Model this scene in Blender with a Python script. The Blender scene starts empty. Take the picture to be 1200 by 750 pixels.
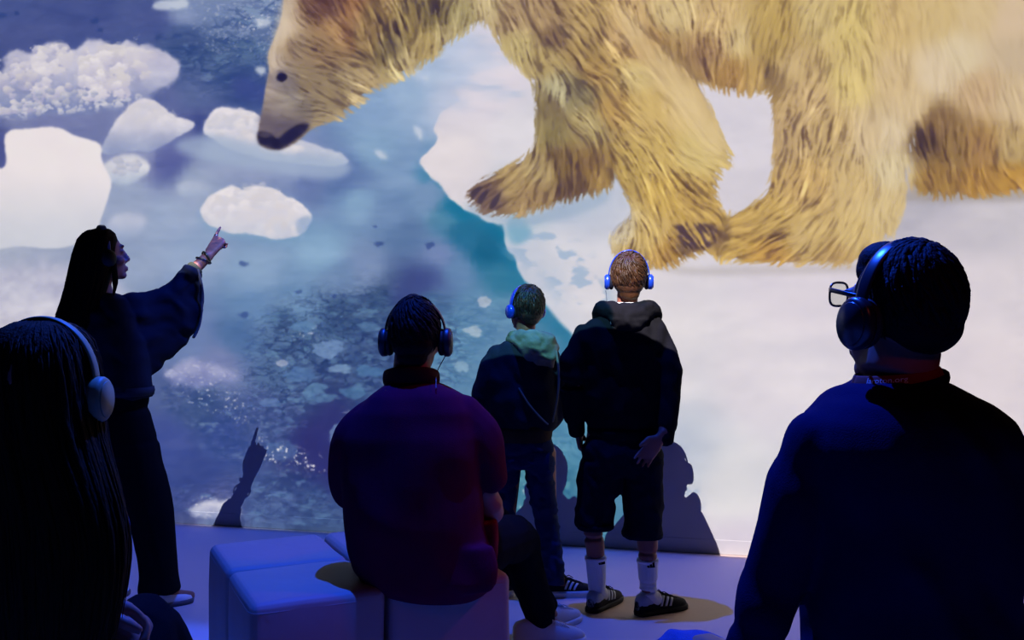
import bpy, bmesh, math, random
import numpy as np
from mathutils import Vector, Matrix, noise as mnoise

# ================================================================= camera, world, lights
scn = bpy.context.scene
COL = scn.collection
F, CAMZ, HOR = 1167.0, 1.32, 361.0                  # focal length in pixels of the 1200 x 750 frame, eye height, horizon row
cam = bpy.data.cameras.new('camera'); cam.lens = F/1200*36; cam.sensor_width = 36; cam.clip_start = .05
cam.shift_y = -(375-HOR)/1200
cam_o = bpy.data.objects.new('camera', cam); COL.objects.link(cam_o)
cam_o.location = (0, 0, CAMZ); cam_o.rotation_euler = (math.pi/2, 0, 0); scn.camera = cam_o
scn.view_settings.view_transform = 'Standard'; scn.view_settings.look = 'None'
scn.view_settings.exposure = 0; scn.view_settings.gamma = 1; scn.view_settings.use_curve_mapping = False
scn.cycles.use_denoising = True; scn.cycles.max_bounces = 5; scn.cycles.diffuse_bounces = 3
scn.cycles.sample_clamp_indirect = 4; scn.cycles.use_light_tree = True
w = bpy.data.worlds.new('dark_hall'); scn.world = w; w.use_nodes = True
w.node_tree.nodes['Background'].inputs[0].default_value = (.01, .01, .03, 1); w.node_tree.nodes['Background'].inputs[1].default_value = .02

# the picture wall: a vertical plane through (0, WY) turned by TH
WY, SL = 5.628, -.2448
TH = math.atan(SL)
UD = Vector((math.cos(TH), math.sin(TH), 0)); ND = Vector((-math.sin(TH), math.cos(TH), 0))     # along the wall, out of the back of the wall
WO = Vector((0, WY, 0))
U0, U1, V1 = -4.6, 3.3, 3.95                        # projected field on the wall
CEIL = 4.15

def img_lights():
    """two ceiling projectors throw the picture on the white wall, two more throw plain blue on the floor"""
    img = bpy.data.images.new('bear_film_still', TW, THT, alpha=False)
    px = np.ones((THT, TW, 4), np.float32); px[..., :3] = wall_picture()
    img.pixels.foreach_set(px.ravel()); img.update(); img.pack()
    wallc = lambda a, b: [WO+UD*u+Vector((0, 0, z)) for u in (a, b) for z in (-.05, V1)]
    floorc = lambda a, b, c, d: [Vector((0, WY, 0))+ND*n+UD*u for n in (a, b) for u in (c, d)]
    for loc, lo, hi, c in ((Vector((-1.05, 2.0, 4.0)), (-9, -8), (-1.05, -.55), wallc(U0, -.55)), (Vector((-.3, 1.66, 4.0)), (-1.05, -.55), (8, 9), wallc(-1.05, U1))):
        projector('picture_projector', loc, WO, ND, UD, Vector((0, 0, 1)), E_WALL, lo, hi, c, 60, img=img)
    for loc, lo, hi, E, c in ((Vector((.1, 4.15, 4.0)), (-1.85, -1.65), (-.12, -.02), E_FAR, floorc(-1.85, 0, -3.2, 3.0)), (Vector((-.22, 3.12, 4.0)), (-8, -7), (-1.85, -1.65), E_NEAR, floorc(-5, -1.65, -2.6, 2.4))):
        projector('floor_projector', loc, Vector((0, WY, 0)), Vector((0, 0, -1)), ND, UD, E, lo, hi, c, 12, color=(.012, .078, 1))

E_WALL, E_FAR, E_NEAR = 1.06*.80/.45, .80, 2.0

def projector(name, loc, origin, nrm, ud, vd, E, lo, hi, corners, power, img=None, color=(1, 1, 1)):
    """lens-shifted projector: even irradiance E on the plane (origin, nrm); soft blend zones lo / hi along ud"""
    D = (origin-loc).dot(nrm)
    li = bpy.data.lights.new(name, 'SPOT'); li.energy = power; li.spot_blend = 0; li.shadow_soft_size = .004
    o = bpy.data.objects.new(name, li); COL.objects.link(o); o.location = loc
    dirs = [(c-loc).normalized() for c in corners]; axis = sum(dirs, Vector()).normalized()
    li.spot_size = min(math.radians(170), 2*(max(d.angle(axis) for d in dirs)+.03))
    o.rotation_euler = axis.to_track_quat('-Z', 'Y').to_euler()
    li.use_nodes = True; nt = li.node_tree; N, L = nt.nodes, nt.links
    em = N['Emission']
    geo = N.new('ShaderNodeNewGeometry')
    def dot(v):
        n = N.new('ShaderNodeVectorMath'); n.operation = 'DOT_PRODUCT'; L.new(geo.outputs['Incoming'], n.inputs[0]); n.inputs[1].default_value = v; return n.outputs['Value']
    def m(op, a, b=None):
        n = N.new('ShaderNodeMath'); n.operation = op
        for i, q in enumerate((a, b)):
            if q is None: continue
            if isinstance(q, (int, float)): n.inputs[i].default_value = q
            else: L.new(q, n.inputs[i])
        return n.outputs[0]
    def ramp(x, a, b, inv=False):
        n = N.new('ShaderNodeMapRange'); n.interpolation_type = 'SMOOTHSTEP'; L.new(x, n.inputs['Value'])
        n.inputs['From Min'].default_value = a; n.inputs['From Max'].default_value = b
        n.inputs['To Min'].default_value = 1 if inv else 0; n.inputs['To Max'].default_value = 0 if inv else 1
        return n.outputs['Result']
    vn = dot(nrm)
    u = m('ADD', m('MULTIPLY', m('DIVIDE', dot(ud), vn), D), (loc-origin).dot(ud))
    v = m('ADD', m('MULTIPLY', m('DIVIDE', dot(vd), vn), D), (loc-origin).dot(vd))
    c = m('ABSOLUTE', vn)
    st = m('DIVIDE', E*D*D*4*math.pi*math.pi/power, m('POWER', c, 3))
    st = m('MULTIPLY', st, m('MULTIPLY', ramp(u, *lo), ramp(u, *hi, True)))
    if img:
        cx = N.new('ShaderNodeCombineXYZ')
        L.new(m('DIVIDE', m('SUBTRACT', u, U0), U1-U0), cx.inputs[0]); L.new(m('DIVIDE', v, V1), cx.inputs[1])
        t = N.new('ShaderNodeTexImage'); t.image = img; t.extension = 'EXTEND'; L.new(cx.outputs[0], t.inputs['Vector']); L.new(t.outputs['Color'], em.inputs['Color'])
        st = m('MULTIPLY', st, m('MULTIPLY', m('MULTIPLY', ramp(v, -.065, -.045), ramp(v, V1-.02, V1, True)), m('MULTIPLY', ramp(u, U0, U0+.03), ramp(u, U1-.03, U1, True))))
    else:
        em.inputs['Color'].default_value = (*color, 1)
        st = m('MULTIPLY', st, m('MULTIPLY', ramp(v, -3.3, -3.0), ramp(v, 2.8, 3.1, True)))
    L.new(st, em.inputs['Strength'])
    return o

def stage_lamp(name, loc, aim, watts, color, size=1.0, radius=.15):
    li = bpy.data.lights.new(name, 'SPOT'); li.energy = watts; li.color = color; li.spot_size = size; li.spot_blend = .6; li.shadow_soft_size = radius
    o = bpy.data.objects.new(name, li); COL.objects.link(o); o.location = loc
    o.rotation_euler = (Vector(aim)-Vector(loc)).to_track_quat('-Z', 'Y').to_euler()
stage_lamp('red_stage_lamp', (1.7, -.6, 3.3), (.64, 1.6, 1.2), 16, (1, .13, .07), .36)
stage_lamp('magenta_stage_lamp', (2.9, 3.0, 3.5), (.0, 3.2, .95), 60, (1, .02, .40), .32)

TW, THT = 2300, 1150
def wall_picture():
    """the painted picture, laid out on the wall in metres"""
    p = picture()
    vv, uu = np.mgrid[0:THT, 0:TW].astype(np.float32)
    u = U0+(uu+.5)/TW*(U1-U0); z = (vv+.5)/THT*V1
    X = u*UD.x; Y = WY+u*UD.y
    px = 600+F*X/Y; py = HOR-F*(z-CAMZ)/Y
    c = bil(p.astype(np.float32), np.clip((px-OX)*SC, 0, CW-1.01), np.clip((py-OY)*SC, 0, CH-1.01))/255*np.array([1.055, 1.05, 1.0], np.float32)
    # picture levels are trimmed for the blue floor light that also reaches the screen (black level of the room)
    lin = np.where(c > .04045, ((np.maximum(c, 0)+.055)/1.055)**2.4, c/12.92) - np.array([.001, .001, .003], np.float32)
    lin = np.clip(lin, 0, 1); c = np.where(lin > .0031308, 1.055*lin**(1/2.4)-.055, lin*12.92)
    return c

# ---------------------------------------------------------------- projected picture (painted numerically)
SC, OX, OY = 1.25, -200, -270
CW, CH = int(1600*SC), int(990*SC)
yy, xx = np.mgrid[0:CH, 0:CW].astype(np.float32)
PX = xx/SC + OX; PY = yy/SC + OY
rng = np.random.RandomState(7)

def up(a, h, w):
    """smooth bilinear upsample of a small grid to h x w"""
    gh, gw = a.shape[:2]
    y = np.linspace(0, gh-1.001, h).astype(np.float32); x = np.linspace(0, gw-1.001, w).astype(np.float32)
    y0 = y.astype(int); x0 = x.astype(int); fy = y-y0; fx = x-x0
    fy = fy*fy*(3-2*fy); fx = fx*fx*(3-2*fx)
    r = a[y0]*(1-fy)[(...,)+(None,)*(a.ndim-1)] + a[y0+1]*fy[(...,)+(None,)*(a.ndim-1)]
    fxx = fx[(None, ...)+(None,)*(a.ndim-2)]
    return r[:, x0]*(1-fxx) + r[:, x0+1]*fxx

def noise(sx, sy=None, octv=4, h=None, w=None, gain=.5):
    """fractal value noise, sx/sy = feature size in photo pixels, 0..1"""
    sy = sy or sx; h = h or CH; w = w or CW
    out = 0; amp = 1; tot = 0
    for o in range(octv):
        gh = max(2, int(h/SC/sy*2**o)+2); gw = max(2, int(w/SC/sx*2**o)+2)
        out = out + amp*up(rng.rand(gh, gw).astype(np.float32), h, w); tot += amp; amp *= gain
        if sx/2**(o+1) < .8: break
    return out/tot

def box(a, r):
    if r < 1: return a
    for ax in (0, 1):
        n = a.shape[ax]
        p = np.pad(a, [(r+1, r) if i == ax else (0, 0) for i in range(a.ndim)], mode='edge')
        c = np.cumsum(p, axis=ax, dtype=np.float64)
        a = ((np.take(c, range(2*r+1, 2*r+1+n), ax) - np.take(c, range(0, n), ax))/(2*r+1)).astype(np.float32)
    return a

def blur(a, px):
    r = int(round(px*SC*.6))
    return box(box(a, r), r) if r >= 1 else a

def smooth_poly(p, n=6):
    p = np.array(p, float); q = []
    for i in range(len(p)):
        a, b, c, d = p[i-1], p[i], p[(i+1) % len(p)], p[(i+2) % len(p)]
        for t in np.arange(n)/n:
            q.append(.5*(2*b+(c-a)*t+(2*a-5*b+4*c-d)*t*t+(3*b-a-3*c+d)*t**3))
    return np.array(q)

RAGN = None
def mask(poly, soft=1., sm=True, rag=0, ragsize=12):
    global RAGN
    q = smooth_poly(poly) if sm else np.array(poly, float)
    X = ((q[:, 0]-OX)*SC); Y = ((q[:, 1]-OY)*SC)
    pad = int((soft*1.5+rag*1.5)*SC)+4
    bx0, bx1 = int(np.clip(X.min()-pad, 0, CW-2)), int(np.clip(X.max()+pad, 2, CW)); by0, by1 = int(np.clip(Y.min()-pad, 0, CH-2)), int(np.clip(Y.max()+pad, 2, CH))
    m = np.zeros((by1-by0, bx1-bx0), np.float32)
    for y in range(by0, by1):
        a = Y; b = np.roll(Y, -1)
        k = (a <= y) != (b <= y)
        if not k.any(): continue
        xi = np.sort(X[k] + (y-a[k])*(np.roll(X, -1)[k]-X[k])/(b[k]-a[k]))-bx0
        for i in range(0, len(xi)-1, 2):
            m[y-by0, max(0, int(round(xi[i]))):max(0, int(round(xi[i+1])))] = 1
    m = blur(m, soft)
    if rag:
        if RAGN is None: RAGN = {}
        if ragsize not in RAGN: RAGN[ragsize] = [noise(ragsize, octv=3)-.5 for _ in (0, 1)]
        n1, n2 = RAGN[ragsize]
        h, w = m.shape; Y2, X2 = np.mgrid[0:h, 0:w].astype(np.float32)
        X2 = np.clip(X2+n1[by0:by1, bx0:bx1]*2*rag*SC, 0, w-1.01); Y2 = np.clip(Y2+n2[by0:by1, bx0:bx1]*2*rag*SC, 0, h-1.01)
        m = bil(m, X2, Y2)
    full = np.zeros((CH, CW), np.float32); full[by0:by1, bx0:bx1] = m
    return full

def warp(a, dx, dy):
    X = np.clip((xx+dx*SC), 0, CW-1.01); Y = np.clip((yy+dy*SC), 0, CH-1.01)
    return bil(a, X, Y)

def bil(a, X, Y):
    x0 = X.astype(np.int32); y0 = Y.astype(np.int32); fx = X-x0; fy = Y-y0
    if a.ndim == 3: fx = fx[..., None]; fy = fy[..., None]
    return (a[y0, x0]*(1-fx)+a[y0, x0+1]*fx)*(1-fy)+(a[y0+1, x0]*(1-fx)+a[y0+1, x0+1]*fx)*fy

def field(pts, sig, n=3):
    """smooth field through scattered samples (x, y, v...)"""
    pts = np.array(pts, np.float32)
    gw, gh = 200, 124
    gy, gx = np.mgrid[0:gh, 0:gw].astype(np.float32)
    gx = OX+gx/(gw-1)*1600; gy = OY+gy/(gh-1)*990
    num = np.zeros((gh, gw, pts.shape[1]-2), np.float32); den = np.zeros((gh, gw), np.float32)
    for p in pts:
        w = 1/(((gx-p[0])**2+(gy-p[1])**2)/(sig*sig)+.35)**2.2
        num += w[..., None]*p[2:]; den += w
    return up(num/den[..., None], CH, CW)

def S(e0, e1, x):
    t = np.clip((x-e0)/(e1-e0), 0, 1); return t*t*(3-2*t)

def mix(img, col, a):
    """blend col over img where a > 0 (only inside the bounding box of a)"""
    r = np.flatnonzero(a.max(1) > .003); c = np.flatnonzero(a.max(0) > .003)
    if not len(r) or not len(c): return img
    sl = (slice(r[0], r[-1]+1), slice(c[0], c[-1]+1))
    k = a[sl][..., None]; col = np.asarray(col, np.float32)
    img[sl] = img[sl]*(1-k)+(col[sl] if col.ndim == 3 else col)*k
    return img

def lumps(img, poly, n, r0, r1, top, low, nz, al=.9):
    """top-lit ice lumps packed inside an outline, back to front"""
    q = np.array(poly, float); x0, y0 = q.min(0); x1, y1 = q.max(0); pm = mask(poly, 2)
    pts = []
    while len(pts) < n:
        x, y = x0+rng.rand()*(x1-x0), y0+rng.rand()*(y1-y0)
        ix, iy = int((x-OX)*SC), int((y-OY)*SC)
        if 0 <= ix < CW and 0 <= iy < CH and pm[iy, ix] > .5: pts.append((y, x, r0+(r1-r0)*rng.rand()**1.6, .75+.25*rng.rand()))
    for y, x, r, b in sorted(pts):
        a0, a1, b0, b1 = [int(v) for v in ((x-1.6*r-OX)*SC, (x+1.6*r-OX)*SC, (y-1.4*r-OY)*SC, (y+1.4*r-OY)*SC)]
        a0, b0 = max(a0, 0), max(b0, 0)
        sl = (slice(b0, b1), slice(a0, a1))
        dx = (PX[sl]-x)/(r*1.15); dy = (PY[sl]-y)/r
        d = np.hypot(dx, dy)+(nz[sl]-.5)*1.3
        m = S(1.02, .78, d)*al*S(0, .5, pm[sl]+.15)
        t = np.clip(.5+dy*.5+dx*.12+(nz[sl]-.5)*.6, 0, 1)
        c = np.array(top, np.float32)*b**.35*(1-t)[..., None]+np.array(low, np.float32)*t[..., None]
        img[sl] = img[sl]*(1-m[..., None])+c*m[..., None]
    return img

def sat(c, f):
    g = (c*np.array([.3, .55, .15], np.float32)).sum(-1, keepdims=True)
    return g+(c-g)*f

def picture():
    # ---- water
    water = [(10,20,70,86,156),(100,20,62,78,148),(180,20,66,82,150),(215,8,120,140,188),(260,15,112,134,182),(295,25,130,150,192),
     (20,45,66,80,148),(215,60,60,84,142),(260,70,72,98,148),(290,60,74,104,152),(230,110,78,98,156),(285,100,50,74,138),(190,120,84,98,160),
     (100,150,108,118,174),(20,145,118,126,178),(60,143,112,120,176),(5,170,72,82,152),(220,160,80,90,158),(235,155,56,70,140),(200,190,84,94,164),
     (160,180,150,158,196),(255,182,140,156,196),(300,200,132,148,192),(340,205,130,148,196),(360,212,100,122,180),(150,240,146,162,198),(200,260,146,166,203),
     (230,300,138,163,203),(150,330,138,158,194),(300,330,128,162,202),(380,300,122,165,205),(350,360,104,146,192),(230,215,146,162,198),(420,235,125,166,206),
     (440,180,126,165,206),(440,130,124,160,206),(480,110,142,174,214),(500,90,164,186,220),(525,120,170,188,222),(405,212,82,112,174),(418,216,92,124,182),(470,200,118,154,200),
     (460,250,102,138,188),(500,240,112,148,194),(480,275,84,120,170),(520,255,64,132,170),(545,275,22,114,154),(570,300,10,106,146),(595,335,30,120,158),
     (535,320,88,132,182),(515,305,112,136,190),(490,335,66,86,142),(470,345,66,90,144),(508,328,76,100,160),(430,320,118,144,190),(500,355,72,118,164),(560,365,82,134,178),
     (600,365,84,140,180),(640,400,54,128,166),(650,480,66,138,174),(670,500,70,142,178),(10,300,158,168,196),(60,305,150,162,194),
     (190,400,104,130,184),(220,400,98,124,178),(210,460,74,94,148),(230,480,58,84,134),(260,430,112,126,178),(280,400,72,112,166),(200,520,54,74,150),
     (230,560,48,68,138),(260,520,50,74,144),(300,360,92,134,184),(340,380,62,98,142),(400,370,56,88,130),(330,430,70,104,150),(400,470,50,70,120),
     (360,540,44,46,106),(310,500,68,88,148),(320,595,70,96,152),(380,600,58,88,138),(250,600,78,88,148),(540,400,92,148,188),(540,430,84,138,178),
     (590,400,90,142,182),(450,355,52,84,126),(600,560,50,128,150),(620,570,56,132,152),(430,450,60,90,138),(400,330,104,138,184),(290,30,120,140,186),(440,420,60,90,138),
     (-100,-100,64,80,150),(100,-150,70,88,156),(300,-200,90,110,170),(-150,100,80,95,160),(-150,450,120,140,190),(-150,600,60,84,150),(540,60,176,192,224),(480,560,44,66,120),(540,520,60,110,150),(560,600,46,110,136)]
    img = sat(field(water, 14.), .78)*np.array([1.02, 1.02, 1.04], np.float32)
    img = img + (noise(60, 14, 5)[..., None]-.5)*np.array([26, 22, 18])
    img = img + (noise(9, 5, 3)[..., None]-.5)*10
    # textured slush zones: dark chips between teal
    def slush(img, poly, amt, soft=26, s=(8.5, 3.6), dark=(28, 48, 86), light=(112, 156, 190)):
        m = mask(poly, soft)*amt
        n = noise(s[0], s[1], 4, gain=.7); n2 = noise(s[0]*2.2, s[1]*2.2, 3)
        wx, wy = (noise(20, octv=2)-.5)*14, (noise(20, octv=2)-.5)*7
        def leads(k, lo, hi):
            q = warp(noise(s[0]*k, s[1]*k, 3, gain=.55), wx, wy); q = (q-q.mean())/q.std()
            return S(hi, lo, np.abs(q))
        d = np.clip(leads(2.6, .05, .34)*S(.3, .6, n2+.15)+.8*leads(1.3, .04, .30)*S(.35, .6, n)+.55*S(.50, .40, n), 0, 1)*m
        img = mix(img, dark, d*.78)
        return mix(img, light, S(.56, .74, n*.6+n2*.4)*m*.5)
    img = slush(img, [(300,395),(340,360),(420,345),(480,340),(545,395),(520,470),(420,560),(400,600),(300,590),(320,520),(290,460)], 1.)
    img = slush(img, [(190,470),(215,440),(300,480),(350,540),(300,560),(240,525)], .8, 14, (8, 4), (34, 58, 104), (140, 170, 200))
    img = slush(img, [(190,60),(250,25),(340,-20),(340,100),(300,120),(230,110)], .75, 16, (12, 5), (38, 62, 116), (120, 150, 186))
    img = slush(img, [(560,500),(620,470),(690,540),(690,620),(560,620)], .6, 20, (9, 5), (20, 80, 110), (130, 190, 190))
    img = slush(img, [(500,380),(600,350),(660,420),(660,520),(540,480)], .5, 20, (12, 5), (50, 96, 140), (140, 184, 210))
    img = slush(img, [(210,570),(300,560),(410,575),(410,640),(210,630)], .75, 12, (12, 4), (36, 50, 90), (110, 150, 190))
    img = mix(img, (40, 36, 92), mask([(345,520),(375,480),(400,470),(412,500),(400,590),(372,560)], 16)*.7)
    img = mix(img, (56, 68, 126), mask([(462,345),(480,320),(510,325),(506,342),(480,356),(462,360)], 10)*.7)
    img = mix(img, (58, 72, 140), mask([(280,92),(305,100),(330,120),(300,124),(276,112)], 8)*.6)
    # small dark specks, upper left and mid water
    for (x, y, r) in [(4,20,5),(20,18,3),(112,27,4),(118,37,3),(188,45,5),(208,44,4),(440,268,3),(445,288,4),(505,290,5),(350,345,3),(392,350,3),(285,312,4),(288,372,5)]:
        q = S(1.1, .2, np.hypot((PX-x)/(r*1.8), (PY-y)/r)+(noise(5, octv=2)-.5)*1.1)
        img = mix(img, (38, 60, 120), q*.6)
    # ---- floes
    lump = noise(26, 20, 4); fine = noise(7, 6, 3)
    def floe(img, poly, top, low, rag=3, soft=1.6, contrast=26, halo=None, bright=(228, 222, 234)):
        m = mask(poly, soft, rag=rag, ragsize=14)
        p = np.array(poly); y0, y1 = p[:, 1].min(), p[:, 1].max()
        t = np.clip((PY-y0)/(y1-y0), 0, 1)
        if halo:
            h = mask(p*[1.0, 1]+[0, 5], 9); img = mix(img, halo, h*.6)
        c = np.array(top)*(1-S(.25, 1, t))[..., None]+np.array(low)*S(.25, 1, t)[..., None]
        c = c + ((lump-.5)*1.5+(fine-.5)*.5)[..., None]*contrast*np.array([1.1, 1.05, .8])
        return mix(img, np.minimum(c, 236), m)
    img = floe(img, [(-90,90),(-60,70),(0,88),(4,70),(20,60),(36,64),(50,56),(62,50),(80,58),(90,57),(104,47),(118,50),(130,56),(150,52),(178,56),(202,66),(214,80),(206,100),(180,113),(150,126),(110,135),(60,139),(10,140),(-60,138)],
               (190,188,214), (128,138,184), 5, 3, 30)
    nz = noise(8, 7, 3, gain=.6)
    img = lumps(img, [(-80,80),(0,70),(30,60),(80,56),(90,90),(60,125),(0,135),(-80,130)], 60, 4, 12, (226,220,232), (160,160,200), nz)
    img = lumps(img, [(96,66),(110,52),(130,56),(180,64),(192,84),(150,100),(150,116),(100,118),(94,96)], 46, 6, 17, (233,227,236), (188,184,212), nz)
    img = lumps(img, [(38,74),(56,52),(80,56),(84,74),(72,86),(50,88)], 12, 7, 15, (234,228,238), (200,196,218), nz)
    img = lumps(img, [(40,108),(150,112),(176,106),(150,124),(80,134),(20,136)], 60, 2, 5, (210,208,224), (140,148,190), nz)
    n = noise(7, 5, 3); img = mix(img, (214, 212, 226), S(.6, .72, n)*mask([(0,128),(60,124),(140,112),(180,108),(150,124),(80,136),(0,140)], 5)*.7)
    img = floe(img, [(119,176),(130,156),(142,136),(158,121),(176,117),(192,127),(205,138),(226,144),(227,152),(205,165),(180,178),(150,181),(126,184)], (222,216,230), (150,160,198), 2, 1.5, 24, (120,130,180))
    img = floe(img, [(239,156),(249,132),(266,127),(290,132),(306,140),(320,158),(345,166),(372,174),(396,181),(411,190),(396,198),(350,194),(310,190),(262,172)], (226,220,234), (176,186,212), 3, 1.5, 24, (130,146,192))
    img = lumps(img, [(246,140),(266,130),(300,138),(330,165),(370,176),(330,182),(280,172),(250,158)], 40, 4, 11, (234,227,236), (196,198,220), nz)
    img = lumps(img, [(146,140),(160,124),(176,120),(192,130),(205,142),(190,150),(150,150)], 16, 6, 14, (232,226,236), (196,196,220), nz, .6)
    img = mix(img, (164,180,210), mask([(205,172),(250,160),(330,180),(408,192),(396,212),(330,206),(240,190)], 7)*.75)
    img = floe(img, [(122,198),(135,187),(156,185),(176,194),(166,210),(142,221),(124,213)], (206,206,222), (168,180,208), 3, 2, 26)
    img = floe(img, [(128,264),(140,254),(160,252),(172,258),(166,272),(146,282),(130,278)], (184,190,216), (158,172,206), 3, 5, 16)
    img = floe(img, [(206,224),(222,214),(242,216),(246,226),(228,234)], (172,182,210), (160,174,206), 3, 5, 16)
    img = floe(img, [(-60,162),(2,200),(7,160),(30,153),(68,152),(88,161),(117,171),(120,190),(130,213),(128,232),(118,262),(114,280),(84,291),(55,294),(20,291),(-60,292)], (236,227,236), (206,208,224), 1, 1.2, 5)
    img = floe(img, [(-80,318),(0,312),(60,312),(120,322),(150,360),(130,400),(-80,400)], (190,190,214), (206,202,220), 8, 16, 34)
    img = floe(img, [(236,250),(243,236),(256,226),(272,221),(284,224),(300,226),(314,222),(332,230),(350,238),(364,252),(366,262),(358,272),(346,280),(320,283),(300,278),(270,275),(250,268),(240,260)], (230,224,234), (204,206,224), 2.5, 1.3, 26, (118,160,196))
    img = lumps(img, [(244,246),(258,228),(284,224),(314,224),(336,232),(356,246),(340,262),(300,262),(260,258)], 46, 5, 14, (236,229,238), (206,206,226), nz)
    img = lumps(img, [(312,264),(330,256),(352,266),(346,278),(318,280)], 12, 5, 10, (230,224,234), (200,204,224), nz)
    img = lumps(img, [(128,192),(150,188),(170,195),(160,206),(136,206)], 16, 3, 7, (218,214,228), (170,178,208), nz, .8)
    img = mix(img, (118, 150, 196), mask([(348,262),(364,256),(366,268),(352,278)], 3)*.5)
    img = floe(img, [(195,438),(222,424),(250,430),(276,438),(280,446),(255,452),(230,458),(200,450)], (156,160,200), (120,130,180), 4, 6, 30)
    img = floe(img, [(224,604),(240,592),(262,588),(276,592),(282,610),(250,612)], (206,206,226), (150,160,200), 4, 4, 50)
    nzf = noise(12, 7, 4, gain=.6); nzf2 = noise(4, 3, 3)
    for x0, y0, x1, y1, c in [(366,400,410,424,(128,160,206)),(384,429,416,441,(140,172,208)),(330,433,374,452,(86,122,172)),(356,450,384,470,(104,146,184)),(356,464,400,476,(92,132,170)),(324,424,340,434,(176,182,206)),
            (400,456,430,470,(80,124,164)),(420,430,452,446,(84,130,176)),(310,520,350,545,(84,110,160)),(545,384,566,398,(190,200,214)),(470,395,520,430,(84,138,176)),(560,350,576,363,(206,206,220)),(385,500,405,530,(120,150,190)),
            (530,425,552,440,(160,190,214)),(190,434,212,446,(170,174,208)),(640,450,655,470,(110,170,196)),(340,380,372,392,(96,136,180)),(305,470,330,480,(100,130,180)),(418,380,450,392,(84,120,160))]:
        m = S(1.05, .75, np.hypot((PX-(x0+x1)/2)/((x1-x0)/2), (PY-(y0+y1)/2)/((y1-y0)/2))+(nzf-.5)*1.3)
        img = mix(img, np.array(c)+(nzf2-.5)[..., None]*46, m*.62)
    # sparkles
    sp = noise(3.2, 2.4, 2); spm = np.zeros_like(sp)
    for pl, a in (([(300,515),(350,530),(390,545),(380,555),(330,548),(302,535)], 1), ([(200,455),(250,450),(300,480),(290,500),(230,480)], .7), ([(225,590),(270,585),(280,605),(230,608)], .8), ([(275,20),(320,0),(330,30),(290,40)], .6),
                  ([(340,395),(375,385),(360,410)], .6), ([(600,500),(640,480),(660,590),(590,600)], .5), ([(150,48),(170,46),(170,54)], .8), ([(190,430),(230,425),(280,440),(260,460),(200,455)], .4), ([(400,480),(430,500),(420,560)], .4), ([(225,0),(330,10),(330,60),(240,60)], .3), ([(560,420),(640,430),(640,480),(560,470)], .35)):
        spm = np.maximum(spm, mask(pl, 6)*a)
    img = mix(img, (222, 220, 234), S(.64, .84, sp)*spm)
    # a few light streaks by the throat
    for pl in ([(478,84),(486,82),(492,89),(484,90)], [(492,92),(503,93),(500,96)], [(440,178),(448,180),(456,188),(444,186)], [(486,150),(496,155),(494,166),(488,160)], [(206,2),(218,0),(218,12),(184,13),(182,4)], [(300,26),(312,24),(318,30),(304,34)], [(302,80),(312,82),(310,90),(302,88)]):
        img = mix(img, (205, 212, 230), mask(pl, 2, rag=2, ragsize=6)*.8)
    # ---- snow sheet
    ice = [(560,100,226,220,233),(620,170,224,222,233),(860,170,222,218,230),(1100,272,202,198,210),(1080,246,186,184,196),(1160,250,206,202,212),(660,290,214,216,229),(690,330,220,219,230),
           (760,420,225,222,230),(900,450,227,222,231),(1150,350,225,218,227),(1150,450,224,216,225),(850,580,224,224,228),(800,560,206,212,222),(660,245,184,196,218),(620,262,196,208,222),(600,240,204,212,226),(940,330,222,216,228),(870,240,214,210,222),(640,330,206,212,228),(790,545,190,200,218),
           (620,300,206,212,228),(540,200,228,222,230),(800,620,226,220,230),(1000,620,226,222,230),(1300,300,224,218,227),(780,330,224,220,230),(860,650,222,214,228)]
    edge = [(556,34),(566,52),(545,82),(531,100),(538,118),(522,132),(508,150),(512,164),(506,180),(496,194),(506,207),(518,218),(526,232),(540,246),(560,256),(578,263),(590,274),(594,290),(604,302),(610,318),(624,334),(632,350),(645,366),(660,384),(672,396),(690,430),(700,470),(720,520),(745,560),(752,600),(770,660),(780,760),(1500,760),(1500,-300),(560,-300)]
    blu = mask(np.array(edge)-[10, -10], 12)*S(150, 260, PY)
    img = mix(img, (14, 112, 150), blu*S(.2, .6, noise(40, 24, 3))*.85*S(470, 330, PY))
    m = mask(edge, 1.6, rag=7, ragsize=26)
    m = m*S(95, 165, PY)+mask(edge, 30, rag=14, ragsize=26)*S(165, 95, PY)*S(.0, .5, noise(50, 16, 4)+.0)
    m = np.maximum(m, mask(edge, 3)*S(585, 625, PX))
    icec = field(ice, 26.)*np.array([.985, .975, .985]) + ((noise(60, 24, 5)-.5)*20)[..., None]*np.array([1.15, 1, .75]) + ((fine-.5)*7)[..., None]
    img = mix(img, icec, m)
    # blue-grey melt patches near the edge of the sheet
    pm = mask([(596,300),(640,330),(680,390),(720,360),(690,300),(640,262),(600,262)], 14)*S(.5, .66, noise(18, 11, 4))
    img = mix(img, (150, 176, 210), pm*.7)
    img = mix(img, (120, 170, 200), mask([(600,255),(618,262),(622,280),(604,290),(594,276)], 5)*.8)
    pm = mask([(780,560),(812,570),(820,610),(800,620),(778,600)], 10)*S(.45, .62, noise(14, 10, 3))
    img = mix(img, (130, 160, 200), pm*.8)
    # contact shade of the paws on the snow, part of the picture
    img = mix(img, (150, 172, 200), mask([(548,240),(600,256),(680,236),(715,226),(700,246),(620,268),(560,256)], 6)*.55)
    img = mix(img, (150, 140, 130), mask([(1066,226),(1200,224),(1320,224),(1300,236),(1080,240)], 6)*.5)
    img = mix(img, (176, 168, 166), mask([(730,300),(800,316),(900,314),(1010,314),(1000,322),(800,324)], 5)*.5)
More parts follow.
